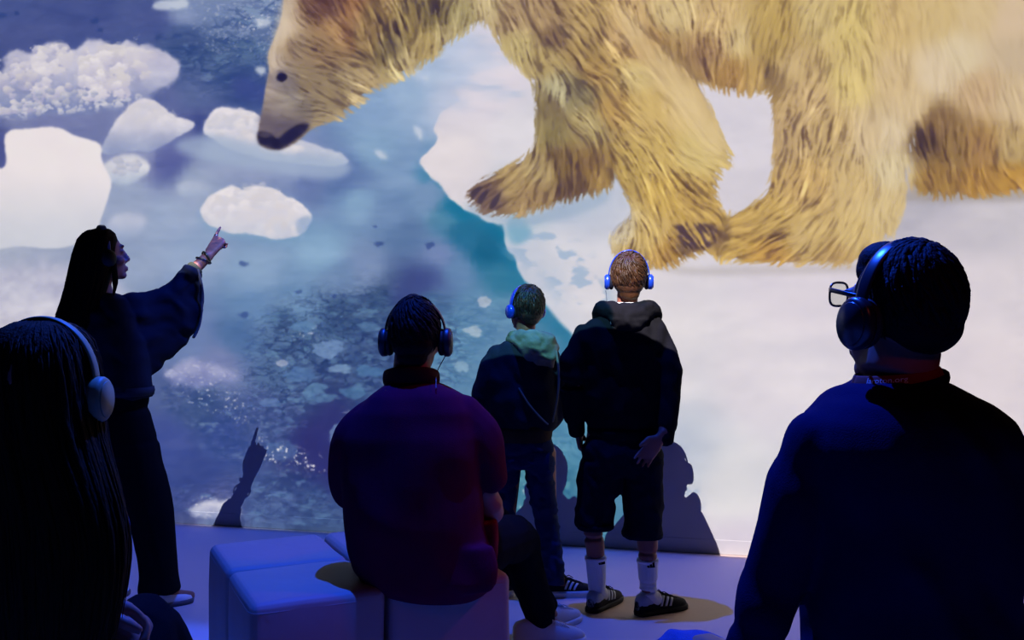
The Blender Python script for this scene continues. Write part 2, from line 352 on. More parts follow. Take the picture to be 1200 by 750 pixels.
    # ---- bear
    far = [[(630,92),(628,120),(629,150),(626,170),(614,188),(592,198),(572,210),(556,220),(550,231),(556,242),(574,251),(604,254),(640,246),(678,233),(712,224),(722,205),(720,120),(690,80)],
           [(1062,110),(1072,150),(1070,185),(1068,212),(1074,227),(1100,232),(1150,231),(1196,228),(1240,228),(1300,224),(1330,190),(1300,80),(1200,40)]]
    near = [(335,-6),(331,20),(323,45),(315,66),(316,84),(312,105),(309,125),(305,148),(303,163),(308,174),(324,178),(342,173),(356,163),(366,154),(384,147),(404,136),(428,116),(448,103),(470,92),(494,78),(516,63),(538,43),(556,32),(568,31),(580,42),(594,66),(608,80),(620,92),(636,104),(652,118),(672,146),(692,168),(710,190),(728,220),(740,244),(738,258),(724,268),(716,284),(722,300),(748,309),(784,314),(806,304),(832,298),
            (846,306),(900,311),(950,312),(996,312),(1018,300),(1034,284),(1050,276),(1058,250),(1063,225),(1066,190),(1074,160),(1086,140),(1130,130),(1200,140),(1330,150),(1420,60),(1400,-120),(1250,-215),(1000,-190),(760,-215),(600,-170),(480,-130),(430,-96),(395,-92),(372,-60),(350,-32)]
    holes = [[(818,97),(834,104),(862,110),(888,111),(902,107),(906,140),(907,175),(905,205),(896,232),(872,246),(852,256),(842,244),(839,222),(843,206),(850,198),(858,190),(850,168),(838,140),(826,116)]]
    fd = [(320,120,190),(330,60,100),(345,80,20),(365,95,15),(385,110,20),(400,80,25),(420,110,30),(360,50,30),(400,30,60),(430,30,70),(450,60,60),(440,95,40),(470,70,60),(480,20,75),(500,55,100),(520,30,95),(545,20,100),(560,10,95),(350,140,20),(380,140,10),
          (585,30,80),(600,20,65),(640,30,58),(680,40,52),(720,40,55),(760,40,60),(620,80,60),(660,80,45),(700,100,42),(740,100,45),(780,100,52),(690,150,50),(730,150,50),(780,150,52),(820,160,55),(750,200,62),(790,200,45),(830,200,35),(770,240,65),(810,240,40),(760,280,70),(800,290,40),(730,280,110),(830,270,45),
          (650,120,95),(640,170,100),(660,200,85),(700,200,80),(620,200,130),(580,230,150),(620,240,110),(690,225,95),(600,215,150),
          (780,10,75),(830,20,85),(880,20,92),(800,70,72),(840,80,82),(880,90,88),(810,95,70),(920,30,100),(905,80,108),(920,100,110),(960,40,100),(1000,40,90),(1050,40,85),(1100,40,75),(1150,40,70),(940,140,108),(980,140,100),(1020,140,92),(1050,130,85),
          (920,200,112),(960,200,105),(1000,200,98),(1040,190,85),(900,250,145),(870,280,165),(920,290,160),(960,280,130),(1000,280,115),(1040,250,100),(1085,160,75),(1120,180,80),(1160,180,85),(1200,180,80),(1100,215,85),(1160,215,65),(1190,215,40),
          (700,-100,60),(900,-100,90),(1100,-100,85),(1300,0,95)]
    v = field([(x, y, np.cos(np.radians(a)), np.sin(np.radians(a))) for x, y, a in fd], 24.)
    wob = (noise(26, 26, 3)-.5)*1.1
    ang = np.arctan2(v[..., 1], v[..., 0])+wob
    vx, vy = np.cos(ang), np.sin(ang)
    cx0, cy1 = int((270-OX)*SC), int((345-OY)*SC)
    def lics(srcs, lens, step=1.5):
        """smear several sources along the same streamlines (bear area only)"""
        Y0, X0 = yy[:cy1, cx0:], xx[:cy1, cx0:]
        outs = [s[:cy1, cx0:].copy() for s in srcs]; cnt = [1]*len(srcs); srcs = [np.ascontiguousarray(s) for s in srcs]
        for sgn in (1, -1):
            X, Y = X0.copy(), Y0.copy()
            for k in range(int(max(lens)*SC/step/2)):
                j = Y.astype(np.int32)*CW+X.astype(np.int32)
                X = np.clip(X+vx.ravel()[j]*step*sgn, 0, CW-1.01); Y = np.clip(Y+vy.ravel()[j]*step*sgn, 0, CH-1.01)
                j = Y.astype(np.int32)*CW+X.astype(np.int32)
                for i, s in enumerate(srcs):
                    if k < lens[i]*SC/step/2: outs[i] += s.ravel()[j]; cnt[i] += 1
        r = []
        for i, o in enumerate(outs):
            f = np.zeros((CH, CW), np.float32); f[:cy1, cx0:] = o/cnt[i]; r.append(f)
        return r
    def norm(a):
        q = a[:cy1, cx0:]; return (a-q.mean())/q.std()
    f1, f2, f3, f4 = [norm(q) for q in lics([noise(2.4, octv=2), noise(7, octv=2), noise(1.5, octv=1), noise(3.8, octv=2)], [19, 46, 13, 28])]
    fur = .46*f1+.30*f2+.2*f3+.42*f4
    bc = [(328,40,226,210,194),(320,75,218,203,190),(318,100,188,176,172),(345,60,196,172,138),(380,60,190,160,112),(340,120,180,170,162),(330,140,158,148,148),(318,150,138,126,130),(360,100,186,165,126),(350,135,164,152,140),(390,110,195,174,130),
          (420,105,206,186,142),(400,40,186,150,100),(412,8,166,124,72),(385,8,128,94,62),(440,20,150,124,70),(430,50,164,138,84),(455,60,138,122,76),(470,80,206,190,142),(480,30,160,140,80),(500,55,192,172,112),(510,20,142,126,72),(380,140,196,178,140),(525,50,200,186,140),
          (545,20,190,178,128),(570,15,212,196,152),(600,20,192,168,126),(640,20,186,160,114),(650,45,152,126,86),(610,60,206,190,134),(640,70,198,178,118),(690,20,202,176,114),(680,60,188,162,98),(700,90,194,164,92),(680,112,150,138,94),(655,112,200,194,158),(690,150,196,180,124),
          (735,40,218,188,132),(760,60,190,150,78),(750,90,222,202,142),(720,130,200,168,92),(760,130,222,196,124),(800,130,230,206,146),(770,180,216,190,112),(820,180,226,206,140),(740,200,206,180,98),(780,230,216,186,98),(810,240,206,175,92),(760,280,216,190,120),(728,275,228,218,194),
          (780,302,192,156,78),(740,300,206,182,122),(645,130,150,134,84),(650,160,164,150,92),(660,190,150,124,58),(690,200,160,130,62),(630,200,190,170,120),(600,215,190,166,110),(572,232,140,116,92),(620,235,180,154,104),(680,222,128,102,52),(702,216,176,146,74),
          (790,20,220,200,150),(840,30,216,190,136),(780,70,186,156,94),(830,62,172,140,90),(870,50,226,206,156),(860,92,190,154,84),(890,92,210,180,108),(890,50,204,178,106),(910,30,206,180,104),(905,62,188,162,92),(904,92,150,124,78),(930,80,216,192,140),(960,20,216,196,140),
          (1000,30,226,206,138),(1050,30,224,200,144),(1100,20,224,202,150),(1150,20,226,206,166),(1185,30,226,206,182),(1190,65,216,198,174),(950,120,216,190,140),(1000,100,226,206,140),(1050,100,224,202,160),(1100,90,232,216,192),(1130,70,230,216,190),(930,160,206,180,130),
          (980,160,210,185,130),(1020,160,222,202,166),(1050,160,230,214,186),(1070,130,226,206,170),(1150,110,216,190,154),(1190,120,222,202,170),(950,220,216,186,120),(900,260,206,176,98),(860,290,212,180,92),(950,280,216,190,124),(1000,280,220,196,134),(1040,255,226,206,156),
          (1000,220,220,196,140),(1050,200,230,216,182),(1085,170,118,92,46),(1100,150,152,122,72),(1120,180,164,134,72),(1150,180,186,150,88),(1190,180,206,182,130),(1100,214,180,145,66),(1150,216,186,146,62),(1190,212,204,162,68),(700,-100,210,185,130),(1000,-100,220,200,150),(1300,0,222,202,165),(900,308,205,165,70),(980,306,208,178,110)]
    col = 255*(sat(field(bc, 12.), .92)/255)**1.2*np.array([.975, .955, .92], np.float32)
    col = col*(1-.16*mask([(330,60),(360,40),(400,60),(420,110),(370,150),(340,130)], 16))[..., None]
    amp = field([(328,50,8),(322,110,9),(345,140,12),(350,60,24),(360,110,24),(380,60,30),(390,100,32),(380,130,24),(420,90,32),(440,50,40),(500,30,30),(560,20,20),(620,40,26),(680,60,30),(700,120,28),(690,150,26),(790,120,14),(820,160,10),(760,200,28),(790,250,30),(650,160,24),(590,220,22),(800,40,22),(850,70,26),(890,60,18),(940,60,18),(1000,60,18),(1050,80,12),(1100,80,5),(1160,60,3),(1150,120,12),
                 (950,160,26),(1000,180,20),(1050,160,8),(920,240,28),(880,280,28),(980,270,18),(1040,240,12),(1100,180,28),(1160,200,24),(1190,200,22)], 30.)[..., 0]
    g = .75*f1+.40*f4+.38*f3
    val = S(.1, -2.1, g); hi = S(.2, 2.0, g)
    k = (amp*(.9+.5*np.clip(f2, -1, 1.4)*S(10, 24, amp)))[..., None]
    body = col*(1-.0085*k*val[..., None]*np.array([.9, 1.05, 1.3])) + hi[..., None]*k*np.array([.75, .72, .6]) + (fur[..., None]*.16*k)
    dk = S(.5, 2.2, -(.85*f1+.6*f3)-.35*f2)*S(10, 28, amp)
    dk = blur(dk, 1.1)
    body = body*(1-.30*dk[..., None]*np.array([.9, 1., 1.05]))
    cream = mask([(722,8),(742,20),(770,52),(806,92),(836,136),(852,172),(838,186),(800,140),(768,96),(738,52)], 12)
    body = mix(np.ascontiguousarray(body), (222, 196, 146)+fur[..., None]*4, cream*.72)
    body = np.clip(body, 18, 240)
    fm = [mask(f, 1.2) for f in far]
    nm = mask(near, 1.2)
    for h in holes: nm = nm*(1-mask(h, 1.2))
    nm = nm*(1-mask([(1066,214),(1080,150),(1110,132),(1190,146),(1320,168),(1340,150),(1400,240),(1060,240)], 3)*S(1068, 1072, PX))
    leg = mask([(604,34),(640,-5),(690,-30),(722,8),(756,42),(788,74),(816,100),(836,136),(850,170),(858,190),(843,206),(839,222),(844,256),(850,274),(842,296),(806,304),(784,314),(748,309),(722,300),(716,284),(724,268),(738,258),(740,244),(728,220),(710,190),(692,168),(672,146),(652,118),(636,104),(616,80)], 1.2)
    ems = lics([blur(m, 5) for m in fm+[nm, leg]], [18]*4)
    def bear(img, e, c, wisp=.3):
        a = S(.16, .72, e + wisp*np.clip(.5*f1+.55*f3+.3*f4, -1.8, 1.8)*S(.02, .25, e)*S(.98, .65, e))
        return mix(img, c, a)
    for k, f in enumerate(far):
        img = bear(img, ems[k], body)
    # far fore paw claws
    for cl in ([(552,228),(560,222),(566,222),(558,232),(554,236)], [(560,238),(566,229),(574,224),(570,234),(564,242)], [(574,246),(578,236),(588,228),(584,240),(578,248)]):
        img = mix(img, (58, 46, 52), mask(cl, 1.6)*.8)
    img2 = bear(img.copy(), ems[2], body)
    hal = blur(leg, 16)*(1-leg)*S(60, 130, PY+.0*PX)*np.maximum(nm, fm[0])
    hal2 = blur(leg, 10)*np.maximum(nm, fm[0])*S(690, 720, PX)*S(0, 30, PY)*(1-leg)
    img2 = mix(img2, (104, 80, 44), np.clip(hal*.8+hal2*1.1, 0, .72))
    img2 = bear(img2, np.where(PY < 12, 0, ems[3]), body)
    # crisp face contour in front of the eye, furry elsewhere
    face = mask([(280,-20),(380,-20),(372,150),(366,182),(290,190)], 6)
    img = img2*(1-face[..., None]) + mix(img, body, nm)*face[..., None]
    # long wisps over the belly edge and behind the fore leg
    # facial details
    img = mix(img, (206, 190, 170), mask([(333,0),(350,0),(338,30),(326,60),(320,80),(316,80),(316,66)], 6)*.5)
    img = mix(img, (112, 104, 112), mask([(316,98),(320,88),(338,84),(352,96),(350,110),(330,110)], 8)*.45)
    img = mix(img, (24, 18, 28), mask([(325,93),(328,88),(334,88),(338,93),(333,98),(327,97)], 1.6)*.95)
    img = mix(img, (90, 80, 88), mask([(324,87),(330,84),(338,88),(334,87),(328,87)], 1.2)*.6)
    img = mix(img, (96, 86, 92), mask([(308,135),(326,140),(352,142),(362,146),(356,156),(320,156),(305,152)], 6)*.55)
    nose = mask([(303,158),(310,157),(320,160),(326,164),(336,156),(348,149),(360,147),(363,150),(358,158),(348,166),(336,174),(326,178),(312,174),(304,170)], 2.6)
    img = mix(img, np.array([34, 28, 36])+((fine-.5)*26)[..., None], nose)
    img = mix(img, (92, 82, 96), mask([(304,160),(312,158),(318,161),(312,164)], 1.5)*.6)
    img = mix(img, (84, 74, 84), mask([(324,150),(342,144),(346,148),(330,158),(322,161)], 4)*.5)
    # ear fold and dark neck tufts
    img = mix(img, (96, 62, 36), mask([(380,-10),(388,0),(386,16),(381,20),(376,0)], 4)*.6)
    img = mix(img, (104, 66, 30), mask([(402,20),(412,36),(418,60),(412,64),(404,44)], 4)*.5)
    dkn = S(-.1, -1.2, f4*.8+f1*.4)
    for pl, a in (([(428,2),(446,12),(462,24),(456,40),(440,28)], .8), ([(472,0),(500,0),(496,34),(484,40)], .7), ([(444,40),(470,44),(472,76),(452,68)], .7), ([(502,0),(525,0),(524,30),(508,28)], .6), ([(412,40),(424,60),(434,74),(424,72),(412,58)], .7), ([(668,98),(684,104),(702,136),(692,142),(676,124)], .6),
                  ([(630,14),(660,24),(676,46),(656,44),(636,30)], .5), ([(1074,150),(1090,150),(1094,200),(1076,190)], .5), ([(900,64),(910,70),(906,96),(900,100)], .7)):
        img = mix(img, (66, 52, 36), mask(pl, 7)*dkn*a*.85)
    # near fore paw: dark claws under strands
    cm = mask([(792,268),(812,264),(832,266),(846,276),(838,290),(818,296),(800,288)], 3)
    img = mix(img, (58, 40, 44), cm*S(1.3, -.6, f4*.8+f2*.3)*.8)
    img = mix(img, (74, 58, 50), mask([(792,290),(806,288),(812,298),(800,302)], 3)*.5)
    img = mix(img, (100, 74, 40), mask([(838,282),(852,268),(856,276),(846,296),(836,298)], 5)*.55)
    # faint horizontal/vertical weave of the projection surface is left to the wall
    return np.clip(img, 0, 255)

# ================================================================= helpers
random.seed(3)
MATS = {}
def mat(name, col, rough=.8, spec=.3, bump=None, mottle=0, scale=40, stretch=(1, 1, 1), metal=0, sheen=0, coat=0, emit=None):
    """procedural surface: base colour with noise mottling, optional noise bump (strength, scale)"""
    if name in MATS: return MATS[name]
    m = bpy.data.materials.new(name); m.use_nodes = True; nt = m.node_tree; N, L = nt.nodes, nt.links
    b = N['Principled BSDF']
    b.inputs['Roughness'].default_value = rough; b.inputs['Specular IOR Level'].default_value = spec; b.inputs['Metallic'].default_value = metal
    b.inputs['Sheen Weight'].default_value = sheen; b.inputs['Coat Weight'].default_value = coat
    tc = N.new('ShaderNodeTexCoord'); mp = N.new('ShaderNodeMapping'); mp.inputs['Scale'].default_value = stretch
    L.new(tc.outputs['Object'], mp.inputs['Vector'])
    n = N.new('ShaderNodeTexNoise'); n.inputs['Scale'].default_value = scale; n.inputs['Detail'].default_value = 4; L.new(mp.outputs[0], n.inputs['Vector'])
    r = N.new('ShaderNodeMix'); r.data_type = 'RGBA'
    k = mottle or .12
    r.inputs['A'].default_value = (*[c*(1-k) for c in col], 1); r.inputs['B'].default_value = (*[min(1, c*(1+k)) for c in col], 1)
    L.new(n.outputs['Fac'], r.inputs['Factor']); L.new(r.outputs['Result'], b.inputs['Base Color'])
    if bump:
        n2 = N.new('ShaderNodeTexNoise'); n2.inputs['Scale'].default_value = bump[1]; n2.inputs['Detail'].default_value = 3; L.new(mp.outputs[0], n2.inputs['Vector'])
        bp = N.new('ShaderNodeBump'); bp.inputs['Strength'].default_value = bump[0]; bp.inputs['Distance'].default_value = .01
        L.new(n2.outputs['Fac'], bp.inputs['Height']); L.new(bp.outputs[0], b.inputs['Normal'])
    MATS[name] = m
    return m

def P(px, py, d):
    return Vector(((px-600)*d/F, d, CAMZ-(py-HOR)*d/F))

def frame(t, upv=Vector((0, 0, 1))):
    t = t.normalized(); s = t.cross(upv)
    if s.length < 1e-3: s = t.cross(Vector((0, 1, 0)))
    s.normalize(); return s, s.cross(t).normalized()

def ring(bm, c, a, b, n=16, e=2.0):
    """superellipse ring with half-axis vectors a, b"""
    vs = []
    for i in range(n):
        t = 2*math.pi*i/n; ct, st = math.cos(t), math.sin(t)
        x = math.copysign(abs(ct)**(2/e), ct); y = math.copysign(abs(st)**(2/e), st)
        vs.append(bm.verts.new(c+a*x+b*y))
    return vs

def skin(bm, rings, caps=True):
    for r0, r1 in zip(rings, rings[1:]):
        n = len(r0)
        for i in range(n): bm.faces.new((r0[i], r0[(i+1) % n], r1[(i+1) % n], r1[i]))
    if caps:
        bm.faces.new(list(reversed(rings[0]))); bm.faces.new(rings[-1])

def loft(bm, rows, n=24, e=2.3, caps=True):
    """rows of (centre, half-axis a, half-axis b)"""
    skin(bm, [ring(bm, c, a, b, n, e) for c, a, b in rows], caps)

def tube(bm, pts, rad, n=12, upv=Vector((0, 0, 1)), e=2.0, sub=0, dome=True):
    """swept tube; rad entries are r or (r_side, r_up); domed ends"""
    pts = [Vector(p) for p in pts]; rad = [r if isinstance(r, tuple) else (r, r) for r in rad]
    if sub:
        q, rr = [], []
        for i in range(len(pts)-1):
            a, b, c, d = pts[max(0, i-1)], pts[i], pts[i+1], pts[min(len(pts)-1, i+2)]
            for k in range(sub):
                t = k/sub
                q.append(.5*(2*b+(c-a)*t+(2*a-5*b+4*c-d)*t*t+(3*b-a-3*c+d)*t**3))
                rr.append(tuple(rad[i][j]*(1-t)+rad[i+1][j]*t for j in (0, 1)))
        q.append(pts[-1]); rr.append(rad[-1]); pts, rad = q, rr
    rings = []
    for i, p in enumerate(pts):
        t = (pts[min(i+1, len(pts)-1)]-pts[max(i-1, 0)])
        s, u = frame(t, upv)
        if dome and i == 0:
            tn = t.normalized()
            for f, g in ((.92, .35), (.6, .8)): pass
            rings.append(ring(bm, p-tn*max(rad[i])*.55, s*rad[i][0]*.5, u*rad[i][1]*.5, n, e))
            rings.append(ring(bm, p-tn*max(rad[i])*.32, s*rad[i][0]*.85, u*rad[i][1]*.85, n, e))
        rings.append(ring(bm, p, s*rad[i][0], u*rad[i][1], n, e))
        if dome and i == len(pts)-1:
            tn = t.normalized()
            rings.append(ring(bm, p+tn*max(rad[i])*.32, s*rad[i][0]*.85, u*rad[i][1]*.85, n, e))
            rings.append(ring(bm, p+tn*max(rad[i])*.55, s*rad[i][0]*.5, u*rad[i][1]*.5, n, e))
    skin(bm, rings)

def ell(bm, c, ax, n=16, m=10):
    """ellipsoid with three half-axis vectors"""
    a, b, z = ax; rs = []
    for j in range(1, m):
        t = math.pi*j/m
        rs.append(ring(bm, c-z*math.cos(t), a*math.sin(t), b*math.sin(t), n))
    skin(bm, rs, False)
    lo = bm.verts.new(c-z); hi = bm.verts.new(c+z)
    for i in range(n):
        bm.faces.new((lo, rs[0][(i+1) % n], rs[0][i])); bm.faces.new((hi, rs[-1][i], rs[-1][(i+1) % n]))

def boxb(bm, c, ex, ey, ez, bev=0, seg=2):
    """box with full-extent vectors, optionally bevelled"""
    b2 = bmesh.new(); bmesh.ops.create_cube(b2, size=1)
    M = Matrix((ex, ey, ez)).transposed().to_4x4(); M.translation = c
    bmesh.ops.transform(b2, matrix=M, verts=b2.verts)
    if bev: bmesh.ops.bevel(b2, geom=b2.edges[:], offset=bev, segments=seg, profile=.5, affect='EDGES')
    me = bpy.data.meshes.new('t'); b2.to_mesh(me); b2.free(); bm.from_mesh(me); bpy.data.meshes.remove(me)

def link(name, me, m, parent=None, smooth=True):
    o = bpy.data.objects.new(name, me); COL.objects.link(o); me.name = name
    if m: me.materials.append(m)
    if smooth: me.polygons.foreach_set('use_smooth', [True]*len(me.polygons))
    if parent: o.parent = parent
    return o

def obj(name, bm, m, parent=None, smooth=True, recalc=True):
    if recalc: bmesh.ops.recalc_face_normals(bm, faces=bm.faces)
    me = bpy.data.meshes.new(name); bm.to_mesh(me); bm.free()
    return link(name, me, m, parent, smooth)

def fuse(name, bm, m, parent=None, voxel=.008, smooth=4, fold=None, deci=0):
    """melt overlapping closed shapes into one continuous skin, then lay folds in it"""
    bmesh.ops.recalc_face_normals(bm, faces=bm.faces)
    me = bpy.data.meshes.new('t'); bm.to_mesh(me); bm.free()
    t = bpy.data.objects.new('t', me); COL.objects.link(t)
    r = t.modifiers.new('r', 'REMESH'); r.mode = 'VOXEL'; r.voxel_size = voxel
    if smooth:
        s = t.modifiers.new('s', 'SMOOTH'); s.iterations = smooth; s.factor = .5
    if deci:
        d = t.modifiers.new('d', 'DECIMATE'); d.ratio = deci
    dg = bpy.context.evaluated_depsgraph_get()
    out = bpy.data.meshes.new_from_object(t.evaluated_get(dg))
    bpy.data.objects.remove(t); bpy.data.meshes.remove(me)
    if fold:
        nv = len(out.vertices); co = np.empty(nv*3, np.float32); no = np.empty(nv*3, np.float32)
        out.vertices.foreach_get('co', co); out.vertex_normals.foreach_get('vector', no)
        co = co.reshape(-1, 3); no = no.reshape(-1, 3)
        co = co + no*fold(co)[:, None]
        out.vertices.foreach_set('co', co.ravel()); out.update()
    return link(name, out, m, parent)

def folds(amp, k=(18, 18, 9), seed=0, sharp=1.5):
    """cloth creases: warped directional waves"""
    r = np.random.RandomState(seed); ph = r.rand(12)*6.3
    def f(co):
        x, y, z = (co*np.array(k)).T
        wx = 1.3*np.sin(.7*z+.5*x+ph[0])+.8*np.sin(1.3*x+1.1*z+ph[1]); wz = 1.1*np.sin(.9*x+.6*y+ph[2])+.7*np.sin(1.7*z+.8*x+ph[3])
        h = np.sin(x+wx+.6*y+ph[4])*.5+np.sin(z*1.3+wz+.4*x+ph[5])*.6+.35*np.sin(2.3*z-1.7*x+wx+ph[6])+.3*np.sin(2.9*x+2.1*z+wz*1.4+ph[7])
        h = np.sign(h)*np.abs(h/1.4)**sharp
        return (amp*h).astype(np.float32)
    return f

def tag(o, label=None, cat=None, group=None, kind=None):
    for k, v in (('label', label), ('category', cat), ('group', group), ('kind', kind)):
        if v: o[k] = v
    return o

def empty(name, loc):
    o = bpy.data.objects.new(name, None); COL.objects.link(o); o.location = loc; o.empty_display_size = .1
    return o

def settle(o):
    """children were made in world coordinates: keep them there under a moved parent"""
    bpy.context.view_layer.update()
    for c in o.children: c.matrix_parent_inverse = Matrix.Translation(-o.location)

def struct(name, c, ext, m, bev=0):
    bm = bmesh.new(); boxb(bm, Vector(c), *[Vector(e) for e in ext], bev=bev)
    return tag(obj(name, bm, m, smooth=False), kind='structure')

# ================================================================= the hall
img_lights()
white_paint = mat('white_paint', (.45, .45, .45), .9, .05, (.03, 260), .015, 6)
dark_paint = mat('dark_paint', (.008, .008, .01), .9, .1, (.05, 120), .2, 3)
floor_m = mat('pale_vinyl', (.62, .46, .40), .62, .25, (.02, 180), .03, 2.2)
ceil_m = mat('black_ceiling', (.012, .012, .014), .95, .05, None, .2, 3)
Z3 = Vector((0, 0, 1))
def wallpt(u, z, off=0): return WO+UD*u+Z3*z-ND*off
struct('floor', (0, 2, -.1), ((14, 0, 0), (0, 14, 0), (0, 0, .2)), floor_m)
struct('ceiling', (0, 2, CEIL+.1), ((14, 0, 0), (0, 14, 0), (0, 0, .2)), ceil_m)
struct('wall_back', wallpt(-.5, CEIL/2, -.15), (UD*11, ND*.2, Z3*CEIL), dark_paint)
struct('wall_left', (-5.4, 2, CEIL/2), ((.2, 0, 0), (0, 13, 0), (0, 0, CEIL)), dark_paint)
struct('wall_right', (4.2, 2, CEIL/2), ((.2, 0, 0), (0, 13, 0), (0, 0, CEIL)), dark_paint)
struct('wall_front', (0, -3.4, CEIL/2), ((12, 0, 0), (0, .2, 0), (0, 0, CEIL)), dark_paint)
bm = bmesh.new(); boxb(bm, wallpt(-.65, .075+CEIL/2-.08, -.005), UD*8.1, ND*.05, Z3*(CEIL-.16))
tag(obj('projection_screen', bm, white_paint, smooth=False), 'wall-wide white screen lit with a polar bear stepping on ice beside blue water', 'screen')
bm = bmesh.new(); boxb(bm, wallpt(-.65, .04, 0), UD*8.1, ND*.044, Z3*.08, .004)
tag(obj('baseboard_back', bm, white_paint, smooth=False), kind='structure')

# ---- cube seats
vinyl = mat('cream_leatherette', (.27, .22, .19), .6, .3, (.25, 9), .06, 5)
E1, E2 = Vector((.906, .423, 0)), Vector((-.423, .906, 0))
def cube_seat(cx, cy, label, rz=25, group=None, hz=.45):
    o = empty('cube_seat', (0, 0, 0))
    bm = bmesh.new(); boxb(bm, Vector((0, 0, .022+(hz-.022)/2)), Vector((.418, 0, 0)), Vector((0, .418, 0)), Vector((0, 0, hz-.022)), .032, 4)
    bmesh.ops.subdivide_edges(bm, edges=bm.edges[:], cuts=2, use_grid_fill=True)
    for v in bm.verts:                                   # slack covers: slight puff and dents
        q = mnoise.noise(v.co*6+Vector((cx*9, cy*7, 0)))*.006
        d = Vector((v.co.x, v.co.y, v.co.z-.24)).normalized(); v.co += d*q
    c = obj('cover', bm, vinyl, o)
    bm = bmesh.new()
    for zz in (hz-.033,):                               # piped seam below the top edge
        h = .2095; pts = []
        for k in range(40):
            t = 2*math.pi*k/40; ct, st = math.cos(t), math.sin(t); e = 2/12
            pts.append(Vector((math.copysign(abs(ct)**e, ct)*h, math.copysign(abs(st)**e, st)*h, zz)))
        rr = [ring(bm, p, p.normalized()*.0022, Z3*.0022, 6) for p in pts]
        skin(bm, rr+[rr[0]], False)
    obj('seam', bm, vinyl, o)
    for sx in (-1, 1):
        for sy in (-1, 1):
            bm = bmesh.new(); tube(bm, [(sx*.17, sy*.17, 0.0), (sx*.17, sy*.17, .03)], [.02, .02], 10, dome=False); obj('foot', bm, mat('black_plastic', (.012, .012, .013), .45, .4), o)
    o.location = (cx, cy, 0); o.rotation_euler = (0, 0, math.radians(rz))
    return tag(o, label, 'seat', group or 'cube seats')
CX, CY = -.277, 3.38
cube_seat(CX, CY, 'blue-lit cube seat under the man in the maroon shirt')
cube_seat(CX-.43*E1.x, CY-.43*E1.y, 'blue-lit empty cube seat in front, left of the seated man')
cube_seat(CX-.43*E1.x+.43*E2.x, CY-.43*E1.y+.43*E2.y, 'blue-lit empty cube seat at far left, behind the front empty one')
cube_seat(CX+.43*E2.x, CY+.43*E2.y, 'cube seat behind the seated man, mostly hidden by his back')

# ================================================================= people
skin_m = mat('skin', (.29, .098, .062), .55, .35, (.05, 300), .08, 30)
def rebase(root, base):
    base = Vector(base)
    def go(o):
        if o.type == 'MESH': o.data.transform(Matrix.Translation(-base))
        for c in o.children: go(c)
    go(root); root.location = base

class Head:
    def __init__(s, C, yaw=0, pitch=0, roll=0, sc=1.0):
        """yaw turns to the left seen from above, pitch lifts the face"""
        s.C = Vector(C); s.sc = sc
        R = Matrix.Rotation(math.radians(yaw), 3, 'Z') @ Matrix.Rotation(math.radians(pitch), 3, 'X') @ Matrix.Rotation(math.radians(roll), 3, 'Y')
        s.r, s.f, s.u = R @ Vector((1, 0, 0)), R @ Vector((0, 1, 0)), R @ Z3
    def p(s, r, f, u): return s.C+(s.r*r+s.f*f+s.u*u)*s.sc
    def ax(s, r, f, u): return s.r*r*s.sc, s.f*f*s.sc, s.u*u*s.sc
    def flesh(s, bm):
        ell(bm, s.p(0, -.008, .022), s.ax(.072, .094, .094), 20, 14)
        ell(bm, s.p(0, .03, -.045), s.ax(.058, .060, .075), 18, 12)
        ell(bm, s.p(0, .068, -.098), s.ax(.024, .024, .02))
        ell(bm, s.p(0, .02, -.085), s.ax(.050, .05, .034))
        tube(bm, [s.p(0, .076, .030), s.p(0, .092, -.002), s.p(0, .106, -.030)], [.012*s.sc, .013*s.sc, .014*s.sc], 10)
        ell(bm, s.p(0, .092, -.035), s.ax(.019, .014, .010))
        ell(bm, s.p(0, .082, .036), s.ax(.05, .014, .010))
        ell(bm, s.p(0, .092, -.064), s.ax(.022, .012, .006)); ell(bm, s.p(0, .090, -.076), s.ax(.019, .012, .007))
        for q in (-1, 1):
            ell(bm, s.p(.030*q, .076, .012), s.ax(.016, .013, .011)); ell(bm, s.p(.045*q, .055, -.03), s.ax(.024, .028, .02))
            ell(bm, s.p(.077*q, -.008, -.008), (s.r*.007*s.sc, (s.f*.017-s.u*.004)*s.sc, (s.u*.031-s.f*.006)*s.sc))
    def eyes(s, root):
        for q in (-1, 1):
            bm = bmesh.new(); ell(bm, s.p(.030*q, .079, .012), s.ax(.011, .009, .008), 12, 8); e = obj('eye', bm, mat('eye_white', (.3, .3, .3), .3, .3), root)
            bm = bmesh.new(); ell(bm, s.p(.030*q, .0860, .012), s.ax(.0055, .003, .0055), 10, 6); obj('iris', bm, mat('iris_brown', (.03, .015, .008), .2, .5), e)

